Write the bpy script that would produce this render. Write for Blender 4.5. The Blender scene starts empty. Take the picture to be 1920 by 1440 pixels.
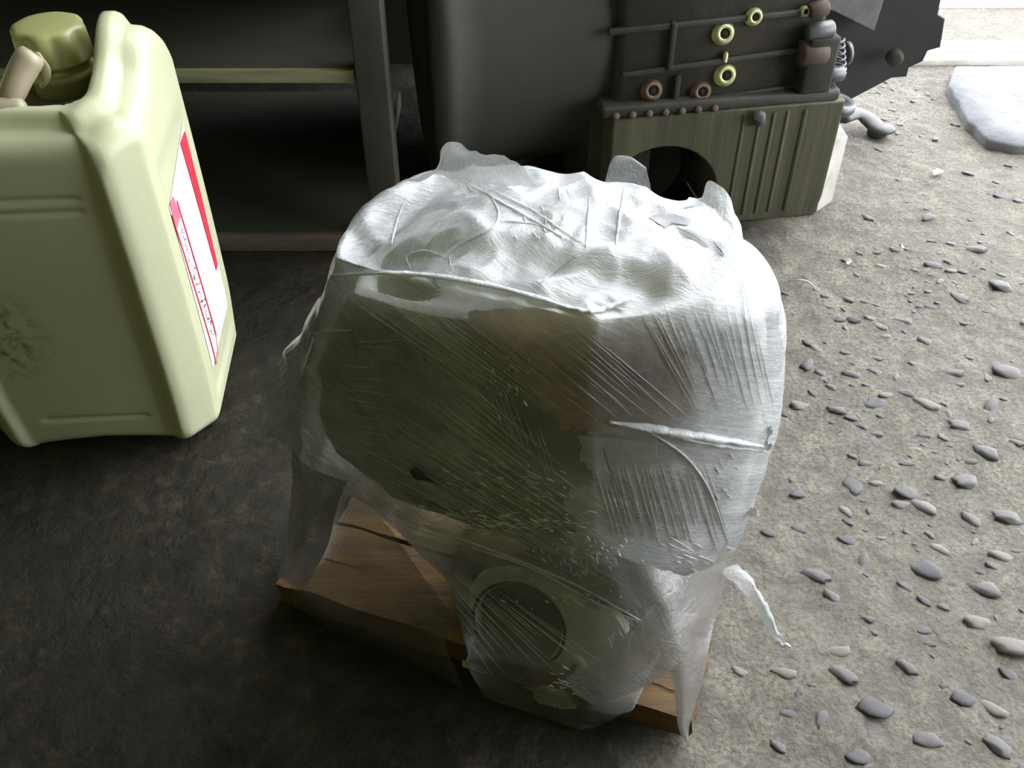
import bpy, bmesh, math, random
from mathutils import Vector, Matrix, noise
from mathutils.bvhtree import BVHTree
random.seed(7)
sc = bpy.context.scene
C = sc.collection
R = math.radians
FPX, CAMH, PITCH = 1800.0, 0.75, R(42)

# ------------------------------------------------------------------ camera
cam = bpy.data.cameras.new('camera'); camo = bpy.data.objects.new('camera', cam); C.objects.link(camo)
cam.sensor_width = 36; cam.lens = FPX/1920*36; cam.clip_start = .01
camo.location = (0, 0, CAMH); camo.rotation_euler = (R(90)-PITCH, 0, 0)
sc.camera = camo
# ------------------------------------------------------------------ world, lights, exposure
w = bpy.data.worlds.new('sky'); sc.world = w; w.use_nodes = True
bg = w.node_tree.nodes['Background']; bg.inputs[0].default_value = (.90, .94, 1, 1); bg.inputs[1].default_value = 10
def area(name, loc, target, sx, sy, power, col, portal=False):
    l = bpy.data.lights.new(name, 'AREA'); l.shape = 'RECTANGLE'; l.size = sx; l.size_y = sy; l.energy = power; l.color = col
    o = bpy.data.objects.new(name, l); C.objects.link(o); o.location = loc
    o.rotation_euler = (Vector(target)-Vector(loc)).to_track_quat('-Z', 'Y').to_euler()
    if portal: l.cycles.is_portal = True
    return o
area('doorway_portal', (2.2, 1.98, 1.15), (2.2, 0, 1.15), 3.8, 2.3, 1, (1, 1, 1), True)
area('roof_opening_portal', (2.2, 1.55, 2.5), (2.2, 1.55, 0), 3.8, 1.1, 1, (1, 1, 1), True)
area('green_fill', (-.9, -1.3, 2.1), (0, .6, .2), 1.2, .3, 4.6, (.95, 1, .18))  # yellow-green fill light added behind the camera, no lamp known there
vs = sc.view_settings; vs.view_transform = 'Standard'; vs.look = 'None'; vs.gamma = 1; vs.exposure = 0; vs.use_curve_mapping = False
sc.cycles.max_bounces = 10; sc.cycles.transparent_max_bounces = 32; sc.cycles.use_denoising = True
sc.cycles.sample_clamp_indirect = 8; sc.cycles.caustics_refractive = False

# ------------------------------------------------------------------ helpers
def ray(px, py):
    a = (px-960)/FPX; b = -(py-720)/FPX
    return Vector((a, math.cos(PITCH)+b*math.sin(PITCH), -math.sin(PITCH)+b*math.cos(PITCH)))
EYE = Vector((0, 0, CAMH))
def ground(px, py, z=0):
    r = ray(px, py); return EYE + r*((z-CAMH)/r.z)
def at(px, py, Y):
    r = ray(px, py); return EYE + r*(Y/r.y)
O2 = (-.212, .517); EX = (.936, -.352); EY = (.352, .936)
def L(s, d, z): return Vector((O2[0]+s*EX[0]+d*EY[0], O2[1]+s*EX[1]+d*EY[1], z))
def toL(p):
    x, y = p.x-O2[0], p.y-O2[1]; return (x*EX[0]+y*EX[1], x*EY[0]+y*EY[1], p.z)
def atd(px, py, d):          # the point of that sight line on the plane d behind the package front
    r = ray(px, py); k = (d+O2[0]*EY[0]+O2[1]*EY[1])/(r.x*EY[0]+r.y*EY[1]); return EYE + r*k

def link(name, me, m=None, parent=None):
    o = bpy.data.objects.new(name, me); C.objects.link(o)
    if m is not None:
        for mm in (m if isinstance(m, (list, tuple)) else [m]): me.materials.append(mm)
    if parent is not None:
        o.parent = parent; o.matrix_parent_inverse = Matrix.Translation(-parent.location) if parent.rotation_euler[2] == 0 else parent_inv(parent)
    return o
def parent_inv(p):
    return (Matrix.Translation(p.location) @ p.rotation_euler.to_matrix().to_4x4()).inverted()
def obj(name, bm, m=None, parent=None, smooth=True):
    bmesh.ops.recalc_face_normals(bm, faces=bm.faces[:])
    me = bpy.data.meshes.new(name); bm.to_mesh(me); bm.free()
    for p in me.polygons: p.use_smooth = smooth
    return link(name, me, m, parent)
def pymesh(name, vs_, fs, m=None, parent=None, smooth=True):
    me = bpy.data.meshes.new(name); me.from_pydata([tuple(v) for v in vs_], [], fs); me.update()
    for p in me.polygons: p.use_smooth = smooth
    return link(name, me, m, parent)
def thing(name, loc, label, cat, group=None):
    o = bpy.data.objects.new(name, None); C.objects.link(o); o.location = loc; o.empty_display_size = .05
    o['label'] = label; o['category'] = cat
    if group: o['group'] = group
    return o
def tag(o, label, cat, group=None):
    o['label'] = label; o['category'] = cat
    if group: o['group'] = group
    return o
def box(bm, lo, hi, M=None, bev=0, seg=2):
    r = bmesh.ops.create_cube(bm, size=1)
    v = r['verts']
    for q in v:
        q.co = Vector([(lo[i]+hi[i])/2 + q.co[i]*(hi[i]-lo[i]) for i in range(3)])
    if bev:
        es = list({e for q in v for e in q.link_edges})
        rr = bmesh.ops.bevel(bm, geom=es, offset=bev, segments=seg, affect='EDGES', profile=.5)
        v = list({q for f in rr['faces'] for q in f.verts})
        v = [q for q in v]
    if M is not None:
        bmesh.ops.transform(bm, matrix=M, verts=list({q for q in v}))
    return v
def lathe(bm, prof, n=32, M=None, cap0=True, cap1=True):
    rings = []
    for r, z in prof:
        rings.append([bm.verts.new((r*math.cos(2*math.pi*i/n), r*math.sin(2*math.pi*i/n), z)) for i in range(n)])
    for a, b in zip(rings, rings[1:]):
        for i in range(n):
            bm.faces.new((a[i], a[(i+1) % n], b[(i+1) % n], b[i]))
    if cap0: bm.faces.new(rings[0][::-1])
    if cap1: bm.faces.new(rings[-1])
    vsx = [v for r in rings for v in r]
    if M is not None: bmesh.ops.transform(bm, matrix=M, verts=vsx)
    return vsx
def tube(bm, pts, rad, n=8, squash=1.0):
    pts = [Vector(p) for p in pts]; rings = []
    for i, p in enumerate(pts):
        t = (pts[min(i+1, len(pts)-1)]-pts[max(i-1, 0)]).normalized()
        u = t.cross(Vector((0, 0, 1))); u = u.normalized() if u.length > 1e-4 else Vector((1, 0, 0)); v = t.cross(u)
        r = rad[i] if isinstance(rad, (list, tuple)) else rad
        rings.append([bm.verts.new(p+u*r*math.cos(2*math.pi*k/n)+v*r*squash*math.sin(2*math.pi*k/n)) for k in range(n)])
    for a, b in zip(rings, rings[1:]):
        for i in range(n): bm.faces.new((a[i], a[(i+1) % n], b[(i+1) % n], b[i]))
    bm.faces.new(rings[0][::-1]); bm.faces.new(rings[-1])
def axisM(p, direction):
    q = Vector(direction).to_track_quat('Z', 'Y').to_matrix().to_4x4(); return Matrix.Translation(p) @ q
def spline(pts, n):
    pts = [Vector(p) for p in pts]; out = []
    P = [pts[0]*2-pts[1]]+pts+[pts[-1]*2-pts[-2]]
    m = len(pts)-1
    for i in range(n+1):
        t = i/n*m; k = min(int(t), m-1); f = t-k
        a, b, c, d = P[k:k+4]
        out.append(.5*((2*b)+(c-a)*f+(2*a-5*b+4*c-d)*f*f+(3*b-3*c+d-a)*f**3))
    return out
def sm(a, b, x):
    t = max(0, min(1, (x-a)/(b-a))); return t*t*(3-2*t)
def interp(tab, x):
    if x <= tab[0][0]: return tab[0][1]
    for (a, va), (b, vb) in zip(tab, tab[1:]):
        if x <= b: return va+(vb-va)*sm(a, b, x)
    return tab[-1][1]

# ------------------------------------------------------------------ materials
class NT:
    def __init__(s, name):
        s.m = bpy.data.materials.new(name); s.m.use_nodes = True; s.t = s.m.node_tree; s.n = s.t.nodes
        s.b = s.n['Principled BSDF']; s.out = s.n['Material Output']
    def add(s, typ, **kw):
        x = s.n.new(typ)
        for k, v in kw.items():
            if k.startswith('i_'): x.inputs[int(k[2:]) if k[2:].isdigit() else k[2:]].default_value = v
            else: setattr(x, k, v)
        return x
    def ln(s, a, b): s.t.links.new(a, b)
    def coord(s, kind='Object', scale=(1, 1, 1), rot=(0, 0, 0)):
        tc = s.add('ShaderNodeTexCoord'); mp = s.add('ShaderNodeMapping'); mp.inputs['Scale'].default_value = scale; mp.inputs['Rotation'].default_value = rot
        s.ln(tc.outputs[kind], mp.inputs[0]); return mp.outputs[0]
    def noise(s, co, scale, detail=6, rough=.6, dist=0):
        x = s.add('ShaderNodeTexNoise'); x.inputs['Scale'].default_value = scale; x.inputs['Detail'].default_value = detail
        x.inputs['Roughness'].default_value = rough; x.inputs['Distortion'].default_value = dist; s.ln(co, x.inputs['Vector']); return x.outputs[0]
    def ramp(s, fac, stops):
        x = s.add('ShaderNodeValToRGB'); e = x.color_ramp.elements
        while len(e) < len(stops): e.new(.5)
        for el, (p, c) in zip(e, stops):
            el.position = p; el.color = (c, c, c, 1) if isinstance(c, (int, float)) else (*c, 1)
        s.ln(fac, x.inputs[0]); return x.outputs[0]
    def mix(s, f, a, b, bt='MIX'):
        x = s.add('ShaderNodeMix', data_type='RGBA', blend_type=bt)
        for sock, v in ((x.inputs[0], f), (x.inputs[6], a), (x.inputs[7], b)):
            if isinstance(v, (int, float)): sock.default_value = v
            elif isinstance(v, tuple): sock.default_value = (*v, 1)
            else: s.ln(v, sock)
        return x.outputs[2]
    def math(s, op, a, b=0.0):
        x = s.add('ShaderNodeMath', operation=op)
        for i, v in enumerate((a, b)):
            if isinstance(v, (int, float)): x.inputs[i].default_value = v
            else: s.ln(v, x.inputs[i])
        return x.outputs[0]
    def bump(s, h, strength, dist=.01, prev=None):
        x = s.add('ShaderNodeBump'); x.inputs['Strength'].default_value = strength; x.inputs['Distance'].default_value = dist
        s.ln(h, x.inputs['Height'])
        if prev is not None: s.ln(prev, x.inputs['Normal'])
        return x.outputs[0]
def mat(name, col, rough=.6, metal=0, var=.25, scale=12, bump=.15, spec=.5, dirt=None, stretch=(1, 1, 1), dth=(.5, .68)):
    t = NT(name); co = t.coord('Object', stretch)
    n = t.noise(co, scale)
    lo = tuple(c*(1-var) for c in col); hi = tuple(min(1, c*(1+var)) for c in col)
    c = t.ramp(n, [(.3, lo), (.7, hi)])
    if dirt:
        d = t.noise(co, scale*.45, 8, .7, .4); c = t.mix(t.ramp(d, [(dth[0], 0.0), (dth[1], 1.0)]), c, dirt)
    t.ln(c, t.b.inputs['Base Color'])
    t.b.inputs['Roughness'].default_value = rough; t.b.inputs['Metallic'].default_value = metal; t.b.inputs['Specular IOR Level'].default_value = spec
    if bump:
        t.ln(t.bump(t.noise(co, scale*4, 8, .65), bump, .003), t.b.inputs['Normal'])
    return t.m

def floor_mat():
    t = NT('exposed_aggregate_concrete'); co = t.coord('Object')
    fine = t.noise(co, 220, 8, .75); mid = t.noise(co, 28, 8, .65, .3); big = t.noise(co, 3.0, 4, .5)
    c = t.ramp(mid, [(.25, (.10, .088, .072)), (.5, (.20, .178, .14)), (.75, (.34, .305, .225))])
    c = t.mix(t.ramp(fine, [(.38, 1.0), (.58, 0.0)]), c, (.085, .08, .066))
    vo = t.add('ShaderNodeTexVoronoi'); vo.inputs['Scale'].default_value = 48; vo.inputs['Randomness'].default_value = 1
    warp = t.mix(.03, co, t.noise(co, 30), 'ADD')
    t.ln(warp, vo.inputs['Vector'])
    sp = t.ramp(vo.outputs['Distance'], [(.22, 1.0), (.34, 0.0)])
    pick = t.ramp(t.noise(co, 13, 3), [(.46, 0.0), (.58, .85)])
    c = t.mix(t.math('MULTIPLY', sp, pick), c, (.17, .155, .15))
    c = t.mix(t.ramp(big, [(.35, .35), (.65, 0.0)]), c, (.16, .14, .115))
    # oil stain with the workshop-side shade painted into it, ragged along its edge
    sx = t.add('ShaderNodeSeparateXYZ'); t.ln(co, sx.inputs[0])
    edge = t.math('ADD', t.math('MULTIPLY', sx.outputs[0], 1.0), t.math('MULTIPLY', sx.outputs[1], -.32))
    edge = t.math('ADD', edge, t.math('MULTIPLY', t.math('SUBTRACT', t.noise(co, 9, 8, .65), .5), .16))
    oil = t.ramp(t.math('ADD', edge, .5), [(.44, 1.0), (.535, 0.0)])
    oil_shade = t.ramp(t.noise(co, 36, 10, .78, .5), [(.36, (.005, .004, .0015)), (.52, (.020, .0155, .006)), (.66, (.065, .052, .027)), (.75, (.25, .21, .14))])
    oil_shade = t.mix(t.ramp(t.noise(co, 5, 5, .6), [(.40, .9), (.6, .1)]), oil_shade, (.011, .009, .0035))
    c = t.mix(oil, c, oil_shade)
    t.ln(c, t.b.inputs['Base Color'])
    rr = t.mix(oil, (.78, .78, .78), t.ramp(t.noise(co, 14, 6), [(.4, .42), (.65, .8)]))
    t.ln(rr, t.b.inputs['Roughness']); t.b.inputs['Specular IOR Level'].default_value = .35
    b1 = t.bump(fine, .55, .004); b2 = t.bump(mid, .55, .012, b1)
    b3 = t.bump(t.math('MULTIPLY', sp, pick), .35, .004, b2)
    t.ln(b3, t.b.inputs['Normal'])
    return t.m

def film_mat(name, d0, d1, streak=(3, 3, 60), rot=(0, 0, 0), glossy=.9, tint=(.93, .95, .97), bumpS=.5, rough=.2, attr=True, sscale=6, kind='Object', crin=1.0):
    t = NT(name); t.n.remove(t.b)
    co = t.coord(kind, streak, rot); o = t.coord('Object')
    st = t.noise(co, sscale, 6, .65, .25); st2 = t.noise(co, sscale*3.3, 5, .6)
    cloud = t.noise(o, 11, 4, .6)
    crk = t.add('ShaderNodeTexVoronoi', feature='DISTANCE_TO_EDGE'); crk.inputs['Scale'].default_value = 24
    t.ln(t.mix(.05, o, t.noise(o, 22, 3), 'ADD'), crk.inputs['Vector'])
    crease = t.ramp(crk.outputs[0], [(0, 1.0), (.035, 0.0)])
    fac = t.math('ADD', t.math('MULTIPLY', t.ramp(st, [(.38, 0.0), (.72, 1.0)]), .40), t.math('MULTIPLY', t.ramp(cloud, [(.3, 0.0), (.7, 1.0)]), .38))
    fac = t.math('ADD', fac, t.math('MULTIPLY', t.ramp(st2, [(.5, 0.0), (.68, 1.0)]), .22))
    mr = t.add('ShaderNodeMapRange'); mr.inputs['To Min'].default_value = d0; mr.inputs['To Max'].default_value = d1; t.ln(fac, mr.inputs[0])
    dens = mr.outputs[0]
    if attr:
        at_ = t.add('ShaderNodeAttribute', attribute_name='lit_density'); dens = t.math('MULTIPLY', dens, at_.outputs['Fac'])
        dens = t.math('MINIMUM', t.math('ADD', dens, t.math('MULTIPLY', crease, .06*crin)), .97)
    bmp = t.bump(st, bumpS, .004); bmp = t.bump(st2, bumpS*.8, .0015, bmp)
    bmp = t.bump(t.noise(o, 75, 3, .55, 1.2), bumpS*.75*crin, .003, bmp)
    tr = t.add('ShaderNodeBsdfTransparent'); tr.inputs[0].default_value = (.97, .98, .97, 1)
    df = t.add('ShaderNodeBsdfDiffuse'); df.inputs[0].default_value = (*tint, 1); t.ln(bmp, df.inputs['Normal'])
    tl = t.add('ShaderNodeBsdfTranslucent'); tl.inputs[0].default_value = (*tint, 1); t.ln(bmp, tl.inputs['Normal'])
    m1 = t.add('ShaderNodeMixShader'); m1.inputs[0].default_value = .15; t.ln(df.outputs[0], m1.inputs[1]); t.ln(tl.outputs[0], m1.inputs[2])
    m2 = t.add('ShaderNodeMixShader'); t.ln(dens, m2.inputs[0]); t.ln(tr.outputs[0], m2.inputs[1]); t.ln(m1.outputs[0], m2.inputs[2])
    gl = t.add('ShaderNodeBsdfGlossy'); gl.inputs['Roughness'].default_value = rough; t.ln(bmp, gl.inputs['Normal'])
    fr = t.add('ShaderNodeFresnel'); fr.inputs[0].default_value = 1.5; t.ln(bmp, fr.inputs['Normal'])
    m3 = t.add('ShaderNodeMixShader'); t.ln(t.math('MULTIPLY', fr.outputs[0], glossy), m3.inputs[0]); t.ln(m2.outputs[0], m3.inputs[1]); t.ln(gl.outputs[0], m3.inputs[2])
    t.ln(m3.outputs[0], t.out.inputs[0])
    return t.m

M = {}
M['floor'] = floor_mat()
M['roof'] = mat('corrugated_roof_metal', (.16, .15, .13), .7)
M['wall'] = mat('sooty_wall_plaster', (.055, .055, .042), .9, var=.4, scale=4)
M['yard'] = mat('bright_yard_concrete', (.55, .52, .46), .9, scale=9, bump=.4)
M['kerb'] = mat('kerb_concrete', (.72, .66, .60), .85, scale=20, bump=.3)
M['slab'] = mat('grey_flagstone', (.20, .20, .205), .95, scale=40, var=.18, bump=.5)
M['pebble'] = mat('grey_pebble', (.135, .122, .12), .55, scale=60, var=.4, bump=.5)
M['pebble2'] = mat('dark_pebble', (.10, .092, .098), .45, scale=60, var=.4, bump=.5)
M['pebble3'] = mat('brown_pebble', (.20, .17, .15), .5, scale=60, var=.35, bump=.5)
M['rackmetal'] = mat('dull_brown_rack_steel', (.045, .041, .032), .6, metal=.2, scale=9)
M['shelfwood'] = mat('old_olive_board', (.17, .165, .085), .8, var=.35, scale=30, stretch=(.3, 1, 3), bump=.4)
M['shelfwood2'] = mat('old_brown_board', (.07, .055, .035), .85, var=.3, scale=30, stretch=(.3, 1, 3), bump=.4)
M['panel'] = mat('dark_green_back_panel', (.022, .024, .012), .8, scale=5)
M['bell'] = mat('dark_grey_cast_bell', (.042, .042, .034), .8, scale=7, var=.2, bump=.2)
M['cast'] = mat('oily_cast_iron', (.021, .020, .012), .75, scale=14, var=.4, bump=.5, dirt=(.055, .04, .022))
M['castflange'] = mat('oily_grey_flange', (.036, .036, .026), .6, scale=20, var=.3, bump=.4)
M['boss'] = mat('bare_machined_boss', (.62, .64, .30), .35, metal=.3, scale=60, var=.2)
M['rustboss'] = mat('rusty_boss', (.15, .09, .06), .6, scale=60, var=.3)
M['bolt'] = mat('grey_bolt_steel', (.13, .135, .135), .45, metal=.5, scale=50)
M['rustbolt'] = mat('rusty_bolt_steel', (.085, .055, .040), .7, scale=60, var=.35)
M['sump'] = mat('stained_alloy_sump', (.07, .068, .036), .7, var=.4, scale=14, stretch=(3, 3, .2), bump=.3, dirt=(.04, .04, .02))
M['sump_daylit'] = mat('daylit_sump_end', (.50, .48, .42), .6, scale=20)
M['hole'] = mat('black_bore', (.008, .008, .006), .8)
M['plate'] = mat('dark_cover_plate', (.032, .034, .033), .7, scale=12, var=.3)
M['greyplate'] = mat('light_grey_gritty_plate', (.20, .20, .20), .6, scale=40, var=.25)
M['lever'] = mat('painted_foot_lever', (.06, .06, .05), .5, scale=20)
M['wood'] = mat('weathered_orange_plank', (.125, .066, .013), .7, var=.42, scale=20, stretch=(.25, 3.5, 3.5), bump=.6, dirt=(.055, .03, .015), dth=(.50, .72))
M['woodend'] = mat('split_plank_end', (.42, .30, .16), .85, var=.4, scale=50)
M['green'] = mat('green_painted_casting', (.26, .285, .115), .45, scale=16, var=.45, bump=.5, dirt=(.06, .055, .03), dth=(.52, .66))
M['pale_daylit'] = mat('pale_daylit_casting', (.86, .86, .84), .5, scale=12, var=.15, bump=.3, dirt=(.26, .25, .18), dth=(.6, .8))
M['flange'] = mat('machined_flange_alloy', (.50, .48, .32), .42, metal=.2, scale=26, var=.25, bump=.3)
M['gasket'] = mat('rust_stained_machined_face', (.80, .79, .74), .5, var=.14, scale=26, stretch=(2.5, 2.5, .25), bump=.3, dirt=(.36, .20, .08), dth=(.60, .72))
M['card'] = mat('oil_stained_cardboard', (.60, .40, .19), .85, var=.22, scale=22, bump=.2, dirt=(.17, .14, .10), dth=(.48, .68))
M['cardpale'] = mat('brown_tape', (.40, .30, .14), .5, scale=30)
M['film'] = film_mat('stretch_film', .25, .80, streak=(5, 60, 1), kind='UV', sscale=3.0, glossy=1.3, bumpS=.38)
M['drape'] = film_mat('loose_film', .16, .50, streak=(40, 3, 1), kind='UV', sscale=2, attr=False, glossy=.7, bumpS=.35)
M['veil'] = film_mat('thin_film', .02, .13, streak=(36, 3, 1), kind='UV', sscale=2, attr=False, glossy=.55, bumpS=.35)
M['dense'] = film_mat('gathered_film', .55, .95, streak=(20, 3, 1), kind='UV', sscale=2, attr=False, glossy=1.0, bumpS=.6)
M['glint'] = film_mat('painted_film_glint', .9, 1.0, streak=(1, 1, 1), sscale=60, attr=False, glossy=1.0, bumpS=.2)
M['fan'] = film_mat('fanned_film', .30, .80, streak=(44, 2, 1), kind='UV', sscale=2, attr=False, glossy=.8, bumpS=.4)
M['smudge'] = mat('grey_smudge', (.38, .38, .40), .5, var=.3, scale=80)
M['rope'] = film_mat('twisted_film', .55, .95, streak=(1, 1, 1), sscale=60, attr=False, glossy=1.0, bumpS=.6)
M['strand'] = film_mat('stretched_film_strand', .30, .70, streak=(1, 1, 1), sscale=60, attr=False, glossy=1.0, bumpS=.5)

# jerry can plastics
def plastic(name, col, dirt, rough=.38, sss=.15):
    t = NT(name); co = t.coord('Object')
    n = t.noise(co, 6); c = t.ramp(n, [(.3, tuple(x*.94 for x in col)), (.7, col)])
    a = t.ramp(t.noise(co, 16, 8, .75, .6), [(.60, 0.0), (.74, .75)])
    c = t.mix(a, c, dirt)
    # one big greasy smudge low on the front
    mp = t.add('ShaderNodeMapping'); tc = t.add('ShaderNodeTexCoord'); t.ln(tc.outputs['Object'], mp.inputs[0])
    mp.inputs['Location'].default_value = (.070*14, 0, -.165*14); mp.inputs['Scale'].default_value = (14, 0, 14)
    g = t.add('ShaderNodeTexGradient', gradient_type='SPHERICAL'); t.ln(mp.outputs[0], g.inputs[0])
    sx = t.add('ShaderNodeSeparateXYZ'); t.ln(tc.outputs['Object'], sx.inputs[0])
    front = t.ramp(t.math('ADD', t.math('MULTIPLY', sx.outputs[1], 5), .5), [(.1, 1.0), (.2, 0.0)])
    k = t.math('MULTIPLY', t.ramp(t.noise(co, 60, 8, .7, .8), [(.46, 0.0), (.6, 1.0)]), t.ramp(g.outputs[1], [(.05, 0.0), (.6, .8)]))
    c = t.mix(t.math('MULTIPLY', k, front), c, (.10, .105, .05))
    t.ln(c, t.b.inputs['Base Color']); t.b.inputs['Roughness'].default_value = rough
    t.b.inputs['Subsurface Weight'].default_value = sss; t.b.inputs['Subsurface Radius'].default_value = (.02, .025, .008); t.b.inputs['Subsurface Scale'].default_value = 1
    t.ln(t.bump(t.noise(co, 90, 4), .08, .002), t.b.inputs['Normal'])
    return t.m
M['can'] = plastic('milky_plastic', (.50, .515, .33), (.52, .50, .33))
M['cap'] = plastic('yellowed_cap_plastic', (.36, .36, .15), (.24, .34, .18))
M['spout'] = plastic('dirty_spout_plastic', (.36, .31, .21), (.35, .30, .22))
M['pit'] = mat('dark_pit', (.10, .09, .05), .7)
M['label'] = mat('white_label_print', (.80, .82, .84), .45, var=.05, scale=8, bump=0)
M['red'] = mat('red_print', (.62, .035, .06), .45, var=.15, scale=20, bump=0)
M['pink'] = mat('faded_red_print', (.72, .17, .22), .5, var=.2, scale=20, bump=0)
M['ink'] = mat('grey_ink', (.07, .075, .08), .5, var=.4, scale=80, bump=0)
M['foil'] = mat('shiny_foil', (.75, .85, .85), .2, metal=.9, var=.1)
M['paper'] = mat('white_paper', (.85, .85, .85), .8, var=.05)
M['wire'] = mat('bare_wire', (.55, .55, .52), .35, metal=.7, var=.1)

# ------------------------------------------------------------------ the setting
def groundz(x, y):
    v = Vector((x, y, 0))
    z = .0035*noise.noise(v*5)+.0022*noise.noise(v*17)+.0013*noise.noise(v*55)
    if x-.32*y > 0: z += .0012*noise.noise(v*110)*sm(0, .1, x-.32*y)
    return z
gx = []; x = -1.0
def grid(x0, x1, y0, y1, nx, ny, zf):
    vv = []; ff = []
    for j in range(ny+1):
        for i in range(nx+1):
            xx = x0+(x1-x0)*i/nx; yy = y0+(y1-y0)*j/ny; vv.append((xx, yy, zf(xx, yy)))
    for j in range(ny):
        for i in range(nx):
            a = j*(nx+1)+i; ff.append((a, a+1, a+nx+2, a+nx+1))
    return vv, ff
vv, ff = grid(-.95, 1.25, .2, 1.72, 400, 276, groundz)
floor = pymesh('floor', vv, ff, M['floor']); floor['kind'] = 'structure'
# the rest of the workshop floor, around the part in front of the camera
bm = bmesh.new()
for lo, hi in (((-3, -3), (4.1, .2)), ((-3, .2), (-.95, 1.72)), ((1.25, .2), (4.1, 1.72)), ((-3, 1.72), (4.1, 2.0))):
    bm.faces.new([bm.verts.new((a, b, -.001)) for a, b in ((lo[0], lo[1]), (hi[0], lo[1]), (hi[0], hi[1]), (lo[0], hi[1]))])
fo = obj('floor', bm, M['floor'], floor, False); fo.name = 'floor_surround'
vv, ff = grid(-3, 9, 2.0, 12, 60, 50, lambda x, y: .004*noise.noise(Vector((x, y, 0))*4)+.012)
yard = pymesh('ground_outside', vv, ff, M['yard']); yard['kind'] = 'structure'
def sbox(name, lo, hi, m):
    b = bmesh.new(); box(b, lo, hi); o = obj(name, b, m, None, False); o['kind'] = 'structure'; return o
sbox('wall_left', (-3.1, -3, 0), (-3, 2.1, 2.45), M['wall'])
sbox('wall_front', (-3.1, -3.1, 0), (2.3, -3, 2.45), M['wall'])
sbox('wall_back', (-3, 2.0, -.02), (.30, 2.1, 2.45), M['wall'])
sbox('ceiling', (-3.2, -3.2, 2.45), (.30, 2.1, 2.52), M['roof'])
sbox('ceiling', (.30, -3.2, 2.45), (4.3, 1.0, 2.52), M['roof'])  # unseen roof stepped back here to let sky light onto the package top
sbox('wall_right', (2.3, -3.1, 0), (2.4, -.45, 2.45), M['wall'])  # unseen wall cut short so side light reaches the package

# kerb strip along the threshold, joints between its lengths
kerb = thing('threshold_kerb', (1.3, 1.72, 0), 'long pale concrete kerb strip across the bright doorway at top right', 'kerb')
xk = .45
for wdt in (.62, .66, .64, .6):
    bm = bmesh.new(); box(bm, (xk, 1.712, -.02), (xk+wdt-.006, 1.80, .014+random.uniform(-.002, .002)), None, .004)
    obj('kerb_block', bm, M['kerb'], kerb); xk += wdt
# flagstone at the right
def flag(name, pts, z, label, cat):
    bm = bmesh.new(); N = []
    q = []
    for i, p in enumerate(pts):
        a = Vector(p); b = Vector(pts[(i+1) % len(pts)])
        for k in range(6): 
            c = a.lerp(b, k/6); n_ = noise.noise(Vector((c.x*40, c.y*40, 3)))*.006; q.append(Vector((c.x+n_, c.y+n_*.7)))
    cen = sum(q, Vector((0, 0)))/len(q)
    rings = []
    for sc_, zz in ((1, -.01), (1, z-.004), (.985, z), (.7, z+.001), (.35, z-.001)):
        rings.append([bm.verts.new((cen.x+(p.x-cen.x)*sc_, cen.y+(p.y-cen.y)*sc_, zz+.0012*noise.noise(Vector((p.x*25, p.y*25, sc_))))) for p in q])
    n = len(q)
    for a, b in zip(rings, rings[1:]):
        for i in range(n): bm.faces.new((a[i], a[(i+1) % n], b[(i+1) % n], b[i]))
    bm.faces.new(rings[-1])
    return tag(obj(name, bm, M['slab']), label, cat)
flag('paving_slab', [(.765, 1.60), (.752, 1.47), (.758, 1.395), (.80, 1.375), (1.15, 1.36), (1.2, 1.60), (1.1, 1.675), (.80, 1.672)], .017,
     'flat grey paving slab lying on the pebbly concrete at the right edge', 'slab')

# pebbles set in the concrete: 300 nearest as parts, the rest as one part
def pebble_mesh(i):
    bm = bmesh.new(); bmesh.ops.create_icosphere(bm, subdivisions=2, radius=1)
    off = Vector((i*7.3, i*3.1, 0))
    e = random.uniform(.55, .9)
    for v in bm.verts:
        d = 1+.55*noise.noise(v.co*1.2+off)+.30*noise.noise(v.co*2.7+off)
        v.co = Vector((v.co.x*d, v.co.y*d*e, v.co.z*d*.42))
        if v.co.z > .24: v.co.z = .24+(v.co.z-.24)*.3+.03*noise.noise(v.co*6+off)
    me = bpy.data.meshes.new('pebble'); bm.to_mesh(me); bm.free()
    for p in me.polygons: p.use_smooth = True
    me.materials.append((M['pebble'], M['pebble2'], M['pebble3'], M['pebble'])[i % 4]); return me
pm = [pebble_mesh(i) for i in range(12)]
KEY = [(1895, 700, 34), (1845, 1105, 33), (1895, 1215, 38), (1640, 757, 24), (1600, 702, 20), (1738, 762, 24), (1600, 905, 30), (1700, 925, 24), (1815, 905, 28),
       (1850, 850, 26), (1805, 800, 24), (1735, 640, 16), (1660, 745, 14), (1515, 682, 22), (1700, 600, 20), (1730, 950, 28), (1690, 945, 20), (1890, 970, 26), (1822, 975, 22),
       (1530, 1080, 28), (1560, 1120, 20), (1735, 1070, 30), (1700, 1100, 18), (1570, 1225, 26), (1700, 1255, 20), (1620, 1050, 22), (1830, 1170, 28), (1805, 1310, 24),
       (1640, 1330, 34), (1860, 1330, 26), (1740, 1390, 30), (1480, 1340, 20), (1540, 1350, 22), (1870, 1400, 26), (1460, 1400, 18), (1610, 1420, 24), (1580, 1270, 28),
       (1760, 1030, 20), (1880, 1045, 24), (1500, 990, 16), (1590, 1010, 18), (1440, 1000, 14), (1540, 700, 14), (1500, 760, 22), (1570, 770, 20), (1790, 700, 18), (1860, 760, 22),
       (1750, 500, 18), (1680, 470, 14), (1625, 410, 14), (1740, 410, 16), (1830, 470, 20), (1880, 540, 24), (1800, 560, 20), (1590, 560, 16), (1650, 610, 16)]
spots = []
for px, py, r in KEY:
    g = ground(px, py); k = (g-EYE).length/FPX; spots.append((g.x, g.y, r*k*.72))
tries = 0
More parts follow.
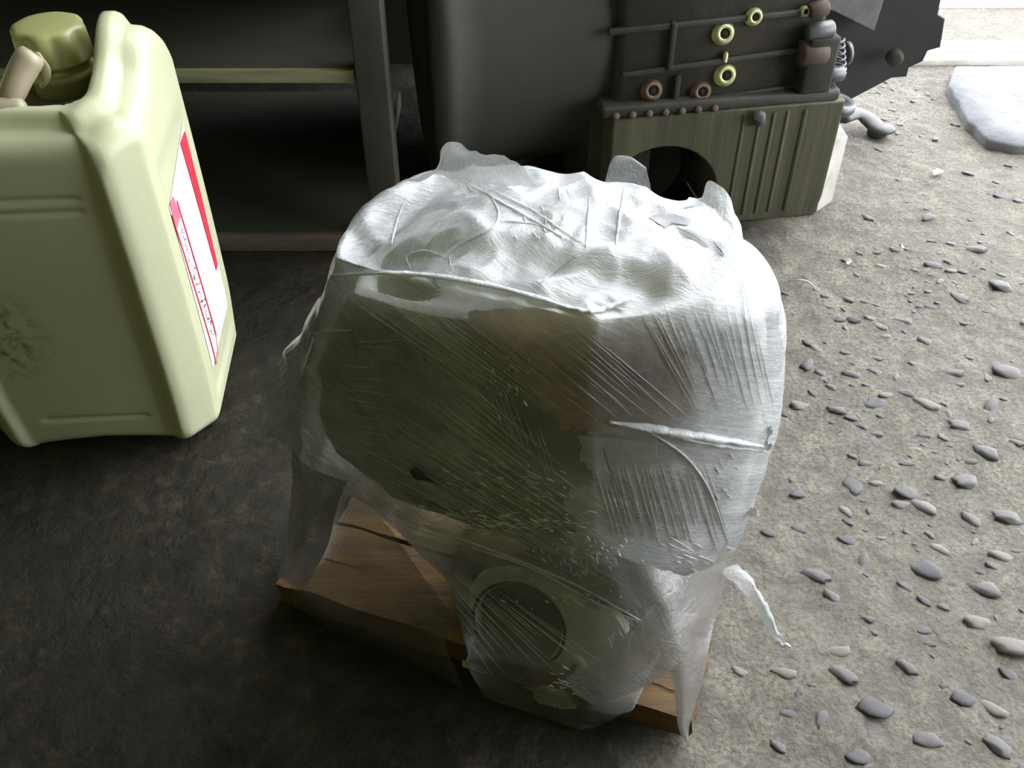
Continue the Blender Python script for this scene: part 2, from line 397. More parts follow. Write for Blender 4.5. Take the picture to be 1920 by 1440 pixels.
while len(spots) < 1100 and tries < 60000:
    tries += 1
    x = random.uniform(.12, 1.22); y = random.uniform(.25, 1.66)
    if x-.30*y < .04+random.random()*.10: continue
    if x-.30*y < .12 and random.random() < .6: continue
    if noise.noise(Vector((x*5, y*5, 9))) < -.12 and random.random() < .75: continue
    r = random.choice((.0025, .0032, .004, .0045, .005, .006, .0075))*random.uniform(.8, 1.15)
    if x > .74 and y > 1.35: continue
    if .25 < x < .58 and 1.12 < y: continue
    ok = all((x-a)**2+(y-b)**2 > (r+c+.002)**2 for a, b, c in spots)
    if ok: spots.append((x, y, r))
def infr(s):
    zc = s[1]*math.cos(PITCH)+CAMH*math.sin(PITCH); px = 960+FPX*s[0]/zc
    py = 720-FPX*(s[1]*math.sin(PITCH)-CAMH*math.cos(PITCH))/zc
    ok = -20 < px < 1940 and -20 < py < 1460 and not (px < 1380 and 250 < py < 1330)
    return s[2]/zc*FPX if ok else 0
spots.sort(key=lambda s: -infr(s))
rest_v, rest_f = [], []
for i, (x, y, r) in enumerate(spots):
    me = random.choice(pm); a = random.uniform(-.5, .5)+(0 if random.random() < .8 else 1.5); zz = groundz(x, y)+r*random.uniform(-.14, .08)
    if i < 300:
        o = bpy.data.objects.new('pebble', me); C.objects.link(o); o.parent = floor
        o.location = (x, y, zz); o.rotation_euler = (random.uniform(-.2, .2), random.uniform(-.2, .2), a-.5); o.scale = (r*1.25, r, r*1.0)
    else:
        n0 = len(rest_v); ca, sa = math.cos(a-.5), math.sin(a-.5)
        rest_v += [(x+(v.co.x*1.25*ca-v.co.y*sa)*r, y+(v.co.x*1.25*sa+v.co.y*ca)*r, zz+v.co.z*r) for v in me.vertices]
        rest_f += [tuple(n0+k for k in p.vertices) for p in me.polygons]
st = pymesh('pebbles', rest_v, rest_f, M['pebble'], floor); st['kind'] = 'stuff'

# ------------------------------------------------------------------ storage rack behind
rack = thing('storage_rack', (-.45, 1.25, 0), 'dark storage rack with olive shelf board behind the white jerry can', 'rack')
bm = bmesh.new(); box(bm, (-.188, 1.10, 0), (-.149, 1.135, 1.2), None, .003)
obj('post', bm, M['rackmetal'], rack)
bm = bmesh.new(); box(bm, (-1.5, 1.10, 0), (-1.45, 1.135, 1.2), None, .003); obj('post', bm, M['rackmetal'], rack)
for z0, z1, m in ((.243, .259, 'shelfwood'), (.0, .026, 'shelfwood2'), (.52, .545, 'shelfwood')):
    bm = bmesh.new(); box(bm, (-1.5, 1.115, z0), (-.19, 1.55, z1), None, .002)
    for v in bm.verts: v.co.y += .003*noise.noise(v.co*9)
    so = obj('shelf_board', bm, M['panel'], rack)
    bm = bmesh.new(); box(bm, (-1.5, 1.107, z0), (-.19, 1.115, z1), None, .001); fl = obj('front_lip', bm, M[m], so)  # front lip lighter than the board behind it
    if m == 'shelfwood': fl['label'] = 'pale olive front edge'
bm = bmesh.new(); box(bm, (-1.5, 1.35, .258), (-.2, 1.37, .52)); obj('back_panel', bm, M['panel'], rack, False)
bm = bmesh.new(); box(bm, (-1.5, 1.72, .0), (-.12, 1.73, 1.1)); obj('back_sheet', bm, M['panel'], rack, False)

# ------------------------------------------------------------------ old gearbox behind
GB = thing('gearbox', (.3, 1.35, 0), 'large dark oily cast iron gearbox with ribbed case and bolt bosses standing behind the package', 'gearbox')
# case front runs slightly away to the right; local frame for its front
g0 = Vector((.13, 1.165, 0)); gdir = Vector((.985, .17, 0)).normalized(); gn = Vector((gdir.y, -gdir.x, 0))   # gn points to the camera
def GP(a, out, z): return g0+gdir*a+gn*out+Vector((0, 0, z))
def gbox(name, a0, a1, o0, o1, z0, z1, m, bev=.004, parent=GB):
    bm = bmesh.new(); box(bm, (a0, o0, z0), (a1, o1, z1), None, bev)
    for v in bm.verts: v.co = GP(*v.co)
    return obj(name, bm, M[m], parent)
def gat(px, py, out=0):     # (along, height) on the case front for a sight line
    r = ray(px, py); k = ((g0+gn*out-EYE).dot(gn))/r.dot(gn); p = EYE+r*k; return ((p-g0).dot(gdir), p.z)
# bell housing: flared drum whose axis runs along the gearbox
bm = bmesh.new()
prof = [(.02, -.262), (.20, -.262), (.255, -.26), (.265, -.254), (.265, -.236), (.258, -.23), (.255, -.20), (.25, -.13), (.245, -.05), (.235, .0), (.22, .08)]
lathe(bm, prof, 64, axisM((.12, 1.42, .265), (.985, .17, 0)))
obj('bell_housing', bm, M['bell'], GB)
a_r, _ = gat(1530, 150)
gbox('case', .0, a_r, -.30, 0, .175, .62, 'cast', .012)
# raised ribs across the front, rising with the case
for (x0, y0, x1, y1) in ((1140, 60, 1520, 20), (1165, 140, 1525, 88), (1150, 210, 1530, 155)):
    (a0, z0), (a1, z1) = gat(x0, y0), gat(x1, y1)
    bm = bmesh.new(); box(bm, (a0, -.005, -.004), (a1, .005, .004), None, .002)
    for v in bm.verts: v.co = GP(v.co.x, v.co.y, v.co.z+z0+(z1-z0)*(v.co.x-a0)/(a1-a0))
    obj('rib', bm, M['castflange'], GB)
for (px, y0, y1) in ((1252, 40, 130), (1262, 140, 200), (1225, 215, 262), (1395, 190, 235)):
    (a0, z0), (_, z1) = gat(px, y1), gat(px, y0)
    gbox('rib', a0-.004, a0+.004, -.003, .008, z0, z1, 'cast', .002)
for (px, py, r, m, lab) in ((1366, 71, 17, 'boss', 'bright bare metal boss'), (1369, 150, 17, 'boss', 'bright bare metal boss'), (1424, 40, 13, 'boss', None),
                       (1230, 179, 17, 'rustboss', 'rusty boss'), (1323, 181, 16, 'rustboss', 'rusty boss'), (1519, 30, 8, 'boss', None)):
    a, z = gat(px, py, .02); rr = r*(GP(a, 0, z)-EYE).length/FPX*.93
    bm = bmesh.new(); lathe(bm, [(rr*1.5, -.02), (rr*1.25, -.004), (rr*1.02, -.001), (rr*.96, .002), (rr*.60, .0022), (rr*.55, .0), (rr*.52, -.02)], 24, axisM(GP(a, .006, z), gn+Vector((0, -.0, .25))))
    o = obj('boss', bm, M[m], GB)
    if lab: o['label'] = lab
    bm = bmesh.new(); lathe(bm, [(rr*.56, -.001), (rr*.56, .0)], 20, axisM(GP(a, .0065, z), gn+Vector((0, 0, .25)))); obj('bolt_hole', bm, M['hole'], o)
a, z = gat(1364, 112, .012); bm = bmesh.new(); box(bm, (a-.003, .0, z-.007), (a+.003, .008, z+.007), None, .003)
for v in bm.verts: v.co = GP(*v.co)
o = obj('lug', bm, M['boss'], GB); o['label'] = 'small bright lug between the bosses'
# middle flange above the sump
(a0, z0), (a1, z1) = gat(1140, 275, .02), gat(1560, 205, .02)
gbox('flange', a0-.01, a_r+.03, -.28, .018, .176, .192, 'castflange', .004)
for k in range(7):
    a = a0+.008+k*.022; bm = bmesh.new(); lathe(bm, [(.005, -.004), (.005, .003), (.003, .004)], 6, axisM(GP(a, .018, .180), gn+Vector((0, 0, .4)))); o = obj('bolt', bm, M['rustbolt'], GB)
gbox('gap_filler', -.02, .07, -.28, -.03, .0, .18, 'cast')  # added dark block covering the lit floor between bell and sump
# sump: block with an arched recess in its front
def arch_block():
    bm = bmesh.new(); A0, A1 = gat(1145, 300, .02)[0], gat(1538, 390, .02)[0]
    ac, ra, zt = gat(1240, 330, .02)[0]+.0, .084, .085
    outer = [(A0, .0)] ; pts = []
    top = .176
    # outline: left foot, up, across, right foot, arch inside
    out = [(A0, 0), (A0, top), (A1, top), (A1, .03), (A1-.006, 0), (ac+ra, 0)]
    for k in range(17):
        th = math.pi*k/16; out.append((ac+ra*math.cos(th), .045+zt*math.sin(th)))
    out += [(ac-ra, 0)]
    out = [(max(x, A0+.001), z) if i > 5 else (x, z) for i, (x, z) in enumerate(out)]
    cu = bpy.data.curves.new('c', 'CURVE'); cu.dimensions = '2D'; cu.fill_mode = 'BOTH'; cu.extrude = .11; cu.bevel_depth = .003; cu.offset = -.003
    sp = cu.splines.new('POLY'); sp.points.add(len(out)-1)
    for p, (x, z) in zip(sp.points, out): p.co = (x, z, 0, 1)
    sp.use_cyclic_u = True
    o = bpy.data.objects.new('c', cu); me = bpy.data.meshes.new_from_object(o); bpy.data.objects.remove(o)
    for v in me.vertices: v.co = GP(v.co.x, v.co.z-.095, v.co.y)
    me.materials.clear()
    return me, A0, A1, ac, ra
me, A0, A1, ac, ra = arch_block(); me.name = 'sump'
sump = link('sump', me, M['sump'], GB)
gbox('arch_back', A0, ac+ra+.01, -.14, -.10, .0, .17, 'plate', .002, GB)
bm = bmesh.new(); lathe(bm, [(ra*.72, -.02), (ra*.78, .0), (ra*.66, .004), (ra*.55, -.01)], 40, axisM(GP(ac, -.07, .055), gn)); obj('inner_ring', bm, M['cast'], GB)
for k in range(6):    # cast flutes on the sump front
    a = ac+ra+.022+k*.0205*(.8+.3*random.random())
    if a < A1-.01: gbox('flute', a-.003, a+.003, .010, .0195, .012, .168, 'sump', .002, GB)
# sump end with daylight painted in as a pale colour
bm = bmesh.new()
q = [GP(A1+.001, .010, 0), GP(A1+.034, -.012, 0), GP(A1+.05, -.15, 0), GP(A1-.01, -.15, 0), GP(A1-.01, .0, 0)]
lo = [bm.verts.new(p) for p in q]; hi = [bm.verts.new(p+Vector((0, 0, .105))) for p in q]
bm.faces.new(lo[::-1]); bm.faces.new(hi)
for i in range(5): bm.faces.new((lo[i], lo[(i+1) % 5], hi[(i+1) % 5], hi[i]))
o = obj('sump_end', bm, M['sump_daylit'], GB, False); o['label'] = 'pale end face of the sump, daylight painted into its colour'
# hardware at the right edge of the case
def gcyl(name, p, q, r, m, n=16, prof=None):
    p, q = Vector(p), Vector(q); bm = bmesh.new(); ll = (q-p).length
    lathe(bm, prof or [(r*.9, 0), (r, ll*.06), (r, ll*.94), (r*.85, ll)], n, axisM(p, q-p)); return obj(name, bm, M[m], GB)
def gpt(px, py, out): a, z = gat(px, py, out); return GP(a, out, z)
gcyl('stud', gpt(1512, 62, .01), gpt(1562, 53, .01), .011, 'bolt')
gcyl('bolt', gpt(1500, 100, .01), gpt(1548, 96, .01), .017, 'rustbolt', 12)
gcyl('bolt', gpt(1518, 22, .01), gpt(1552, 12, .01), .010, 'rustbolt', 6)
gcyl('washer', gpt(1545, 140, .0), gpt(1581, 137, .0), .010, 'bolt')
gcyl('pin', gpt(1533, 180, -.01), gpt(1555, 135, -.01), .013, 'cast')
bm = bmesh.new(); p0, p1 = gpt(1572, 138, -.01), gpt(1568, 72, -.01); ax = (p1-p0)
pts = []
for k in range(97):
    t_ = k/96; th = t_*2*math.pi*6; pts.append(p0+ax*t_+Vector((math.cos(th)*.010, math.sin(th)*.010, 0)))
tube(bm, pts, .0016, 6); obj('spring', bm, M['bolt'], GB)
gcyl('knob', gpt(1584, 100, -.03), gpt(1592, 99, -.03), .015, 'bolt')
# mounting ear with a lip
bm = bmesh.new(); lathe(bm, [(.0, 0), (.026, 0), (.028, .003), (.028, .012), (.024, .014), (.014, .014), (.013, .006), (.0, .006)], 32, Matrix.Translation(gpt(1562, 203, -.01)) @ Matrix.Rotation(.15, 4, 'Y'), False, False)
o = obj('mounting_ear', bm, M['bolt'], GB)
gbox('bracket', a_r-.03, a_r+.012, -.02, .022, .19, .265, 'cast', .004)
gcyl('stud', gpt(1424, 228, .018), gpt(1424, 216, .03), .008, 'bolt')
# big dark cover plate with a stepped rim, hanging to the right of the case
def slabpoly(name, pix, Y, th, m, parent=GB, bev=.002):
    cu = bpy.data.curves.new('c', 'CURVE'); cu.dimensions = '2D'; cu.fill_mode = 'BOTH'; cu.extrude = th/2; cu.bevel_depth = bev
    sp = cu.splines.new('POLY'); P_ = [at(px, py, Y) for px, py in pix]; sp.points.add(len(P_)-1)
    for p, q_ in zip(sp.points, P_): p.co = (q_.x, q_.z, 0, 1)
    sp.use_cyclic_u = True
    o = bpy.data.objects.new('c', cu); me = bpy.data.meshes.new_from_object(o); bpy.data.objects.remove(o); me.name = name
    for v in me.vertices: v.co = Vector((v.co.x, Y-v.co.z, v.co.y))
    me.materials.clear(); return link(name, me, M[m], parent)
slabpoly('end_cover', [(1500, -260), (1765, -260), (1752, -20), (1745, 16), (1758, 24), (1750, 74), (1728, 80), (1718, 100), (1692, 112), (1688, 128), (1662, 130), (1572, 178), (1500, 215)], 1.42, .05, 'plate')
slabpoly('gasket_edge', [(1520, -40), (1660, -40), (1634, 48), (1560, 12), (1520, 6)], 1.37, .02, 'greyplate')
a_ = at(1675, 105, 1.38); bm = bmesh.new(); lathe(bm, [(.012, 0), (.012, .012), (.006, .014)], 16, axisM(a_, (0, -1, 0))); obj('bolt', bm, M['cast'], GB)
# foot lever lying out on the ground
bm = bmesh.new()
P_ = spline([ground(1575, 222, .03), ground(1605, 212, .028), ground(1630, 225, .020), ground(1650, 243, .014), ground(1668, 240, .012)], 14)
tube(bm, P_, [.018-.006*abs(i/14-.4) for i in range(15)], 10, .45); obj('foot_lever', bm, M['lever'], GB)
bm = bmesh.new(); lathe(bm, [(.012, 0), (.016, .003), (.016, .012), (.011, .017)], 18, Matrix.Translation(ground(1643, 254, .0))); obj('lever_pad', bm, M['plate'], GB)

# ------------------------------------------------------------------ jerry can
CX, CY, CYAW = -.4450, .8230, R(4.5)
CAN = thing('jerry_can', (CX, CY, 0), 'dirty white plastic jerry can with yellowed cap, standing left of the wrapped package', 'jerry can')
CAN.rotation_euler = (0, 0, CYAW)
HW, HD, RC = .121, .103, .027
def smooth1(tab, x):      # Catmull-Rom through a table
    n = len(tab)
    if x <= tab[0][0]: return tab[0][1]
    for k in range(n-1):
        if x <= tab[k+1][0]:
            p = [tab[max(k-1, 0)][1], tab[k][1], tab[k+1][1], tab[min(k+2, n-1)][1]]; f = (x-tab[k][0])/(tab[k+1][0]-tab[k][0])
            return .5*(2*p[1]+(p[2]-p[0])*f+(2*p[0]-5*p[1]+4*p[2]-p[3])*f*f+(3*p[1]-3*p[2]+p[3]-p[0])*f**3)
    return tab[-1][1]
def rim(v): return smooth1([(-1, .366), (-.80, .380), (-.45, .388), (-.15, .398), (.15, .418), (.4, .420), (.65, .402), (.84, .362), (1, .30)], v)
def canH(u, v):
    side = sm(.46, .66, abs(u)); mid = interp([(-1, .366), (-.82, .378), (-.6, .380), (-.42, .335), (.75, .325), (1, .28)], v)
    h_ = mid*(1-side)+rim(v)*side
    return h_-.010*sm(.80, 1.0, abs(u))
def can_outline(t):      # rounded rectangle; t in 0..1
    return t
def can_body():
    N = 40; bm = bmesh.new(); bmesh.ops.create_grid(bm, x_segments=1, y_segments=1, size=1); bm.clear()
    def plan(k, n):      # chamfered rectangle with softly rounded edges, walked counter-clockwise from the front right
        c_ = RC; X, Y_ = HW, HD
        poly = [(X-c_, -Y_), (X, -Y_+c_*1.15), (X, Y_-c_), (X-c_, Y_), (-X+c_, Y_), (-X, Y_-c_), (-X, -Y_+c_*1.15), (-X+c_, -Y_)]
        cnt = [10, 26, 10, 26, 10, 26, 10, 60]; per = []
        for q in range(8):
            a = Vector(poly[q]); b = Vector(poly[(q+1) % 8]); pa = Vector(poly[q-1]); nb = Vector(poly[(q+2) % 8]); m_ = cnt[q]
            e = (b-a); l_ = e.length; rr = .006
            for j in range(m_):
                t = (j+.5)/m_*l_; p = a+e.normalized()*t
                for (corner, oth, dist) in ((a, pa, t), (b, nb, l_-t)):
                    if dist < rr: p += ((oth-corner).normalized()+(e.normalized() if corner is b else -e.normalized())*-1*0)*(rr-dist)**2/rr*.28
                per.append(p)
        return per
    per = plan(0, 0); n = len(per); rings = []
    nz = 150
    for k in range(nz+1):
        zt = k/nz; ring = []
        for p in per:
            u, v = p.x/HW, p.y/HD
            top = canH(u, v)-.021; bot = .006+.006*(1-abs(u))*(1 if abs(v) > .7 else .4)
            z = bot+.012+(top-bot-.012)*zt
            x_, y_ = p.x, p.y
            tp = 1-.03*sm(.10, 0, z)+.012*math.sin(min(1, z/.36)*math.pi)
            x_ *= tp; y_ *= tp
            if v < -.9:      # recessed front panel with grooves
                inn = sm(.083, .078, abs(p.x))*sm(.016, .022, z)*sm(.362, .352, z)
                y_ += .0045*inn
                ridge = math.exp(-((abs(p.x)-.0875)/.0028)**2); y_ -= .0028*ridge*sm(.01, .03, z)*sm(.352, .325, z)
                for zg in (.310, .297): y_ += .0032*math.exp(-((z-zg)/.0028)**2)*sm(.064, .056, p.x)
                y_ += .0034*math.exp(-((z-.048)/.0028)**2)*sm(.058, .050, abs(p.x-.0))
            gr = math.exp(-((p.y+HD-RC*1.15-.004)/.0022)**2)*sm(.012, .03, z)*sm(.345, .315, z)
            if abs(u) > .9: x_ -= math.copysign(.0034*gr, u)
            if u > .93 or u < -.93:
                inn = sm(-.062, -.054, p.y)*sm(.070, .062, p.y)*sm(.03, .045, z)*sm(.33, .30, z)
                x_ -= math.copysign(.003, u)*inn
            ring.append((x_, y_, z))
        rings.append(ring)
    # rounded shoulders and floor edge
    def inset(ring, f, dz, htop=None):
        out = []
        for (x_, y_, z), p in zip(ring, per):
            L_ = Vector((x_, y_)); d = L_.normalized()*f; q = L_-Vector((d.x, d.y)); out.append((q.x, q.y, z+dz))
        return out
    allr = [inset(rings[0], .012, -.012), inset(rings[0], .006, -.0095), inset(rings[0], .002, -.005)]+rings
    for f, dz in ((.002, .008), (.006, .0140), (.012, .0185), (.020, .0207)): allr.append(inset(rings[-1], f, dz))
    base = allr[-1]
    for s_ in [1-i/26 for i in range(1, 26)]:
        rr = []
        for x_, y_, z in base:
            X, Y_ = x_*s_, y_*s_; u, v = X/HW, Y_/HD
            zz = canH(u, v); w_ = sm(1, .86, s_); rr.append((X, Y_, z*(1-w_)+zz*w_))
        allr.append(rr)
    vr = [[bm.verts.new(p) for p in r] for r in allr]
    for a, b in zip(vr, vr[1:]):
        for i in range(n): bm.faces.new((a[i], a[(i+1) % n], b[(i+1) % n], b[i]))
    c = bm.verts.new((0, 0, canH(0, 0)))
    for i in range(n): bm.faces.new((vr[-1][i], vr[-1][(i+1) % n], c))
    bm.faces.new(vr[0][::-1])
    return bm
bm = can_body(); CM = Matrix.Translation((CX, CY, 0)) @ Matrix.Rotation(CYAW, 4, 'Z')
bmesh.ops.recalc_face_normals(bm, faces=bm.faces[:]); can_bvh = BVHTree.FromBMesh(bm)
def local(name, bm, m, parent):
    bmesh.ops.recalc_face_normals(bm, faces=bm.faces[:])
    me = bpy.data.meshes.new(name); bm.to_mesh(me); bm.free()
    for p in me.polygons: p.use_smooth = True
    o = bpy.data.objects.new(name, me); C.objects.link(o); me.materials.append(M[m]); o.parent = parent; return o
body = local('body', bm, 'can', CAN)
# darker disc in the hollow around the cap
bm = bmesh.new(); lathe(bm, [(.001, .0), (.052, .0), (.052, .0015), (.001, .0015)], 40, Matrix.Translation((.0, .028, .3475)), False, False)
for v in bm.verts: v.co.x *= 1.25
local('pit_ring', bm, 'pit', CAN)
capc = Vector((.026, .040, -.004))
bm = bmesh.new(); lathe(bm, [(.027, .34), (.027, .368), (.031, .369), (.031, .375), (.027, .376), (.027, .392)], 32, Matrix.Translation(capc)); local('neck', bm, 'cap', CAN)
bm = bmesh.new(); n = 80; rings = []
for r, z, kn in ((.0, .377, 0), (.033, .384, 0), (.035, .386, 1), (.034, .404, 1), (.0335, .410, .9), (.0305, .414, .3), (.026, .4155, 0), (.018, .4165, 0), (.0, .417, 0)):
    if r == 0: rings.append([bm.verts.new(capc+Vector((0, 0, z)))]); continue
    ring = []
    for i in range(n):
        th = 2*math.pi*i/n; q = math.cos(8*th); rr = r*(1-.085*kn*abs(math.sin(4*th))**1.5)*(1-.03*kn*(1 if q < -.75 else 0))
        ring.append(bm.verts.new(capc+Vector((rr*math.cos(th), rr*math.sin(th), z))))
    rings.append(ring)
for a, b in zip(rings, rings[1:]):
    for i in range(n):
        if len(a) == 1: bm.faces.new((a[0], b[(i+1) % n], b[i]))
        elif len(b) == 1: bm.faces.new((a[i], a[(i+1) % n], b[0]))
        else: bm.faces.new((a[i], a[(i+1) % n], b[(i+1) % n], b[i]))
local('cap', bm, 'cap', CAN)
inv = CM.inverted()
def cl(px, py, Y): return inv @ at(px, py, Y)
bm = bmesh.new(); sp = spline([cl(14, 195, .775), cl(28, 163, .782), cl(44, 128, .792), cl(62, 98, .80)], 12)
tube(bm, sp, [.0095, .010, .0105, .0108, .011, .0112, .0115, .0118, .012, .012, .012, .0115, .009], 16); o = local('spout', bm, 'spout', CAN)
bm = bmesh.new(); tube(bm, spline([cl(-30, 212, .765), cl(10, 208, .768), cl(38, 206, .77), cl(52, 203, .772)], 8), [.010, .012, .012, .012, .011, .011, .010, .009, .006], 12); local('spout_foot', bm, 'spout', CAN)
bm = bmesh.new(); tube(bm, spline([cl(68, 100, .80), cl(84, 125, .805), cl(88, 150, .81), cl(78, 162, .81)], 10), .004, 8, .5); local('cap_strap', bm, 'spout', CAN)
# label on the right-hand side
def side_pt(y, z, off):
    h_ = can_bvh.ray_cast(Vector((.3, y, z)), Vector((-1, 0, 0))); x_ = h_[0].x if h_[0] else HW
    return Vector((x_+off, y, z))
def side_sheet(name, poly4, off, m, nu=10, nv=24, parent=None):
    (a, b, c, d) = [Vector(p) for p in poly4]; vv = []; ff = []
    for j in range(nv+1):
        for i in range(nu+1):
            p = a.lerp(b, i/nu).lerp(d.lerp(c, i/nu), j/nv); vv.append(side_pt(p.x, p.y, off))
    for j in range(nv):
        for i in range(nu): k = j*(nu+1)+i; ff.append((k, k+1, k+nu+2, k+nu+1))
    me = bpy.data.meshes.new(name); me.from_pydata([tuple(v) for v in vv], [], ff)
    for p in me.polygons: p.use_smooth = True
    o = bpy.data.objects.new(name, me); C.objects.link(o); me.materials.append(M[m]); o.parent = parent; return o
lab = side_sheet('label', [(-.052, .07), (.060, .07), (.060, .30), (-.052, .27)], .0006, 'label', 14, 30, CAN); lab['label'] = 'white paper label with red bands'
def strip(pa, pb, wa, wb, off, m, name='red_band'):
    return side_sheet(name, [(pa[0]-wa, pa[1]), (pa[0]+wa, pa[1]), (pb[0]+wb, pb[1]), (pb[0]-wb, pb[1])], off, m, 2, 24, lab)
LB = ((-.030, .078), (-.036, .262))
strip((-.036, .062), (-.052, .262), .0019, .0017, .0012, 'red'); strip((-.014, .085), (-.026, .262), .0019, .0017, .0012, 'red')
strip((-.039, .245), (-.041, .272), .012, .008, .0012, 'pink'); strip((-.022, .062), (-.014, .085), .0012, .0012, .0012, 'pink')
strip((-.036, .062), (-.022, .068), .0010, .0010, .0012, 'red')
strip((.050, .13), (.046, .292), .006, .013, .0013, 'red')
# worn, unreadable lettering running down the band
bm = bmesh.new()
for k in range(26):
    z = .235-k*.0058; yc = -.0375+(k*.0058)*.075+random.uniform(-.001, .001)
    for s_ in range(3):
        y0 = yc+random.uniform(-.006, .006); z0 = z+random.uniform(-.0022, .0022); ang = random.uniform(-.9, .9); ll = random.uniform(.002, .0048)
        dy, dz = math.sin(ang)*ll, math.cos(ang)*ll*.5; wy = random.choice((.0007, .0011, .0018 if 14 < k < 18 else .0009))
        q = [side_pt(y0-dy-wy, z0-dz, .0018), side_pt(y0-dy+wy, z0-dz, .0018), side_pt(y0+dy+wy, z0+dz, .0018), side_pt(y0+dy-wy, z0+dz, .0018)]
        bm.faces.new([bm.verts.new(p) for p in q])
local('lettering', bm, 'ink', lab)

# ------------------------------------------------------------------ planks under the package
def Lmat(): return Matrix(((EX[0], EY[0], 0, O2[0]), (EX[1], EY[1], 0, O2[1]), (0, 0, 1, 0), (0, 0, 0, 1)))
def plank(name, s0, s1, d0, d1, z0, z1, label):
    bm = bmesh.new(); nx, ny = 40, 8; vs_ = {}
    def warp(s, d, z):
        e = .0016*noise.noise(Vector((s*30, d*60, z*50)))
        es = 0
        if s == s0 or s == s1: es = .004*noise.noise(Vector((d*70, z*60, s)))
        return (s+es, d+e*(1 if d in (d0, d1) else 0)*1.5, z+e*(1 if z > z0+.001 else 0))
    def V(i, j, k):
        key = (i, j, k)
        if key not in vs_:
            s = s0 if i == 0 else s1 if i == nx else s0+(s1-s0)*i/nx; d = d0 if j == 0 else d1 if j == ny else d0+(d1-d0)*j/ny; z = (z0, z0+(z1-z0)*.5, z1)[k]
            p = warp(s, d, z); vs_[key] = bm.verts.new(L(*p))
        return vs_[key]
    for i in range(nx):
        for j in range(ny):
            bm.faces.new((V(i, j, 2), V(i+1, j, 2), V(i+1, j+1, 2), V(i, j+1, 2))); bm.faces.new((V(i, j, 0), V(i, j+1, 0), V(i+1, j+1, 0), V(i+1, j, 0)))
        for k in range(2):
            bm.faces.new((V(i, 0, k), V(i+1, 0, k), V(i+1, 0, k+1), V(i, 0, k+1))); bm.faces.new((V(i, ny, k), V(i, ny, k+1), V(i+1, ny, k+1), V(i+1, ny, k)))
    for j in range(ny):
        for k in range(2):
            bm.faces.new((V(0, j, k), V(0, j, k+1), V(0, j+1, k+1), V(0, j+1, k))); bm.faces.new((V(nx, j, k), V(nx, j+1, k), V(nx, j+1, k+1), V(nx, j, k+1)))
    o = obj(name, bm, M['wood'], None, False); tag(o, label, 'plank')
    return o
p1 = plank('wooden_plank', -.005, .378, .008, .088, .004, .034, 'front one of two weathered orange planks under the wrapped package')
p2 = plank('wooden_plank', .012, .372, .093, .170, .004, .033, 'rear one of two weathered orange planks under the wrapped package')
for o in (p1, p2): o['group'] = 'planks under the package'
for (sa, da, sb, db) in ((.28, .050, .378, .046), (.315, .030, .378, .028), (.0, .045, .07, .050)):    # long splits in the front plank
    bm = bmesh.new(); pp = [L(sa+(sb-sa)*k/10, da+(db-da)*k/10+.0015*noise.noise(Vector((k*.9, sa*9, 0))), .0348) for k in range(11)]
    tube(bm, pp, [.0002+.0009*(k/10 if sb > .3 else 1-k/10) for k in range(11)], 5, .4)
    o = obj('split', bm, M['hole'], p1); o['label'] = 'dark split in the wood'
for (s_, d_) in ((.016, .03), (.35, .07)):
    bm = bmesh.new(); lathe(bm, [(.0035, 0), (.0035, .0015), (.002, .002)], 10, Matrix.Translation(L(s_, d_, .0345))); obj('nail', bm, M['hole'], p1)

# ------------------------------------------------------------------ the wrapped machine part
PK = thing('wrapped_machine_part', L(.25, .08, .034), 'machine casting wrapped in crumpled clear stretch film, standing on wooden planks', 'package')
def bspl(ctrl, per=24):       # closed uniform B-spline pulled close to its control polygon
    n = len(ctrl); out = []
    for i in range(n):
        a, b, c, d = (Vector(ctrl[(i+k-1) % n]) for k in range(4))
        for k in range(per):
            t = k/per
            q = ((1-t)**3*a+(3*t**3-6*t*t+4)*b+(-3*t**3+3*t*t+3*t+1)*c+t**3*d)/6
            lin = b.lerp(c, t)
            out.append(q*.55+lin*.45)
    return out
def loft(rows, per, nz, top=None):
    # rows: (z, [ctrl points (s, d)])
    rings = []
    for k in range(nz+1):
        z = rows[0][0]+(rows[-1][0]-rows[0][0])*k/nz
        for (z0, c0), (z1, c1) in zip(rows, rows[1:]):
            if z <= z1+1e-9:
                t = (z-z0)/(z1-z0); t = t*.5+.5*sm(0, 1, t)
                c = [Vector(a).lerp(Vector(b), t) for a, b in zip(c0, c1)]; break
        rings.append([(p.x, p.y, z) for p in bspl(c, per)])
    return rings
def ctl(sL, sC, sR, dR, dB, dF=0.0, e=0.0):
    # front-left, front-mid, front-right corner, right, right-back, back, back-left, left
    return [(sL-e, dF-e), ((sL+sC)/2, dF-e*1.2), (sC+e*.6, dF-e), ((sC+sR)/2+e, dF+dR*.42-e*.4), (sR+e, dR), (sR-.02+e, dB+e), ((sL+sR)/2, dB+.01+e), (sL+.012-e, dB+e), (sL-.004-e, (dF+dB)*.5)]
BODY = [(.16, ctl(.125, .315, .370, .06, .14, .035)), (.20, ctl(.105, .305, .379, .065, .15, .01)), (.235, ctl(.070, .296, .380, .07, .155, .0)),
        (.30, ctl(.070, .283, .380, .075, .155)), (.36, ctl(.092, .275, .372, .075, .15)), (.40, ctl(.110, .275, .360, .070, .125)), (.411, ctl(.122, .274, .346, .068, .108))]
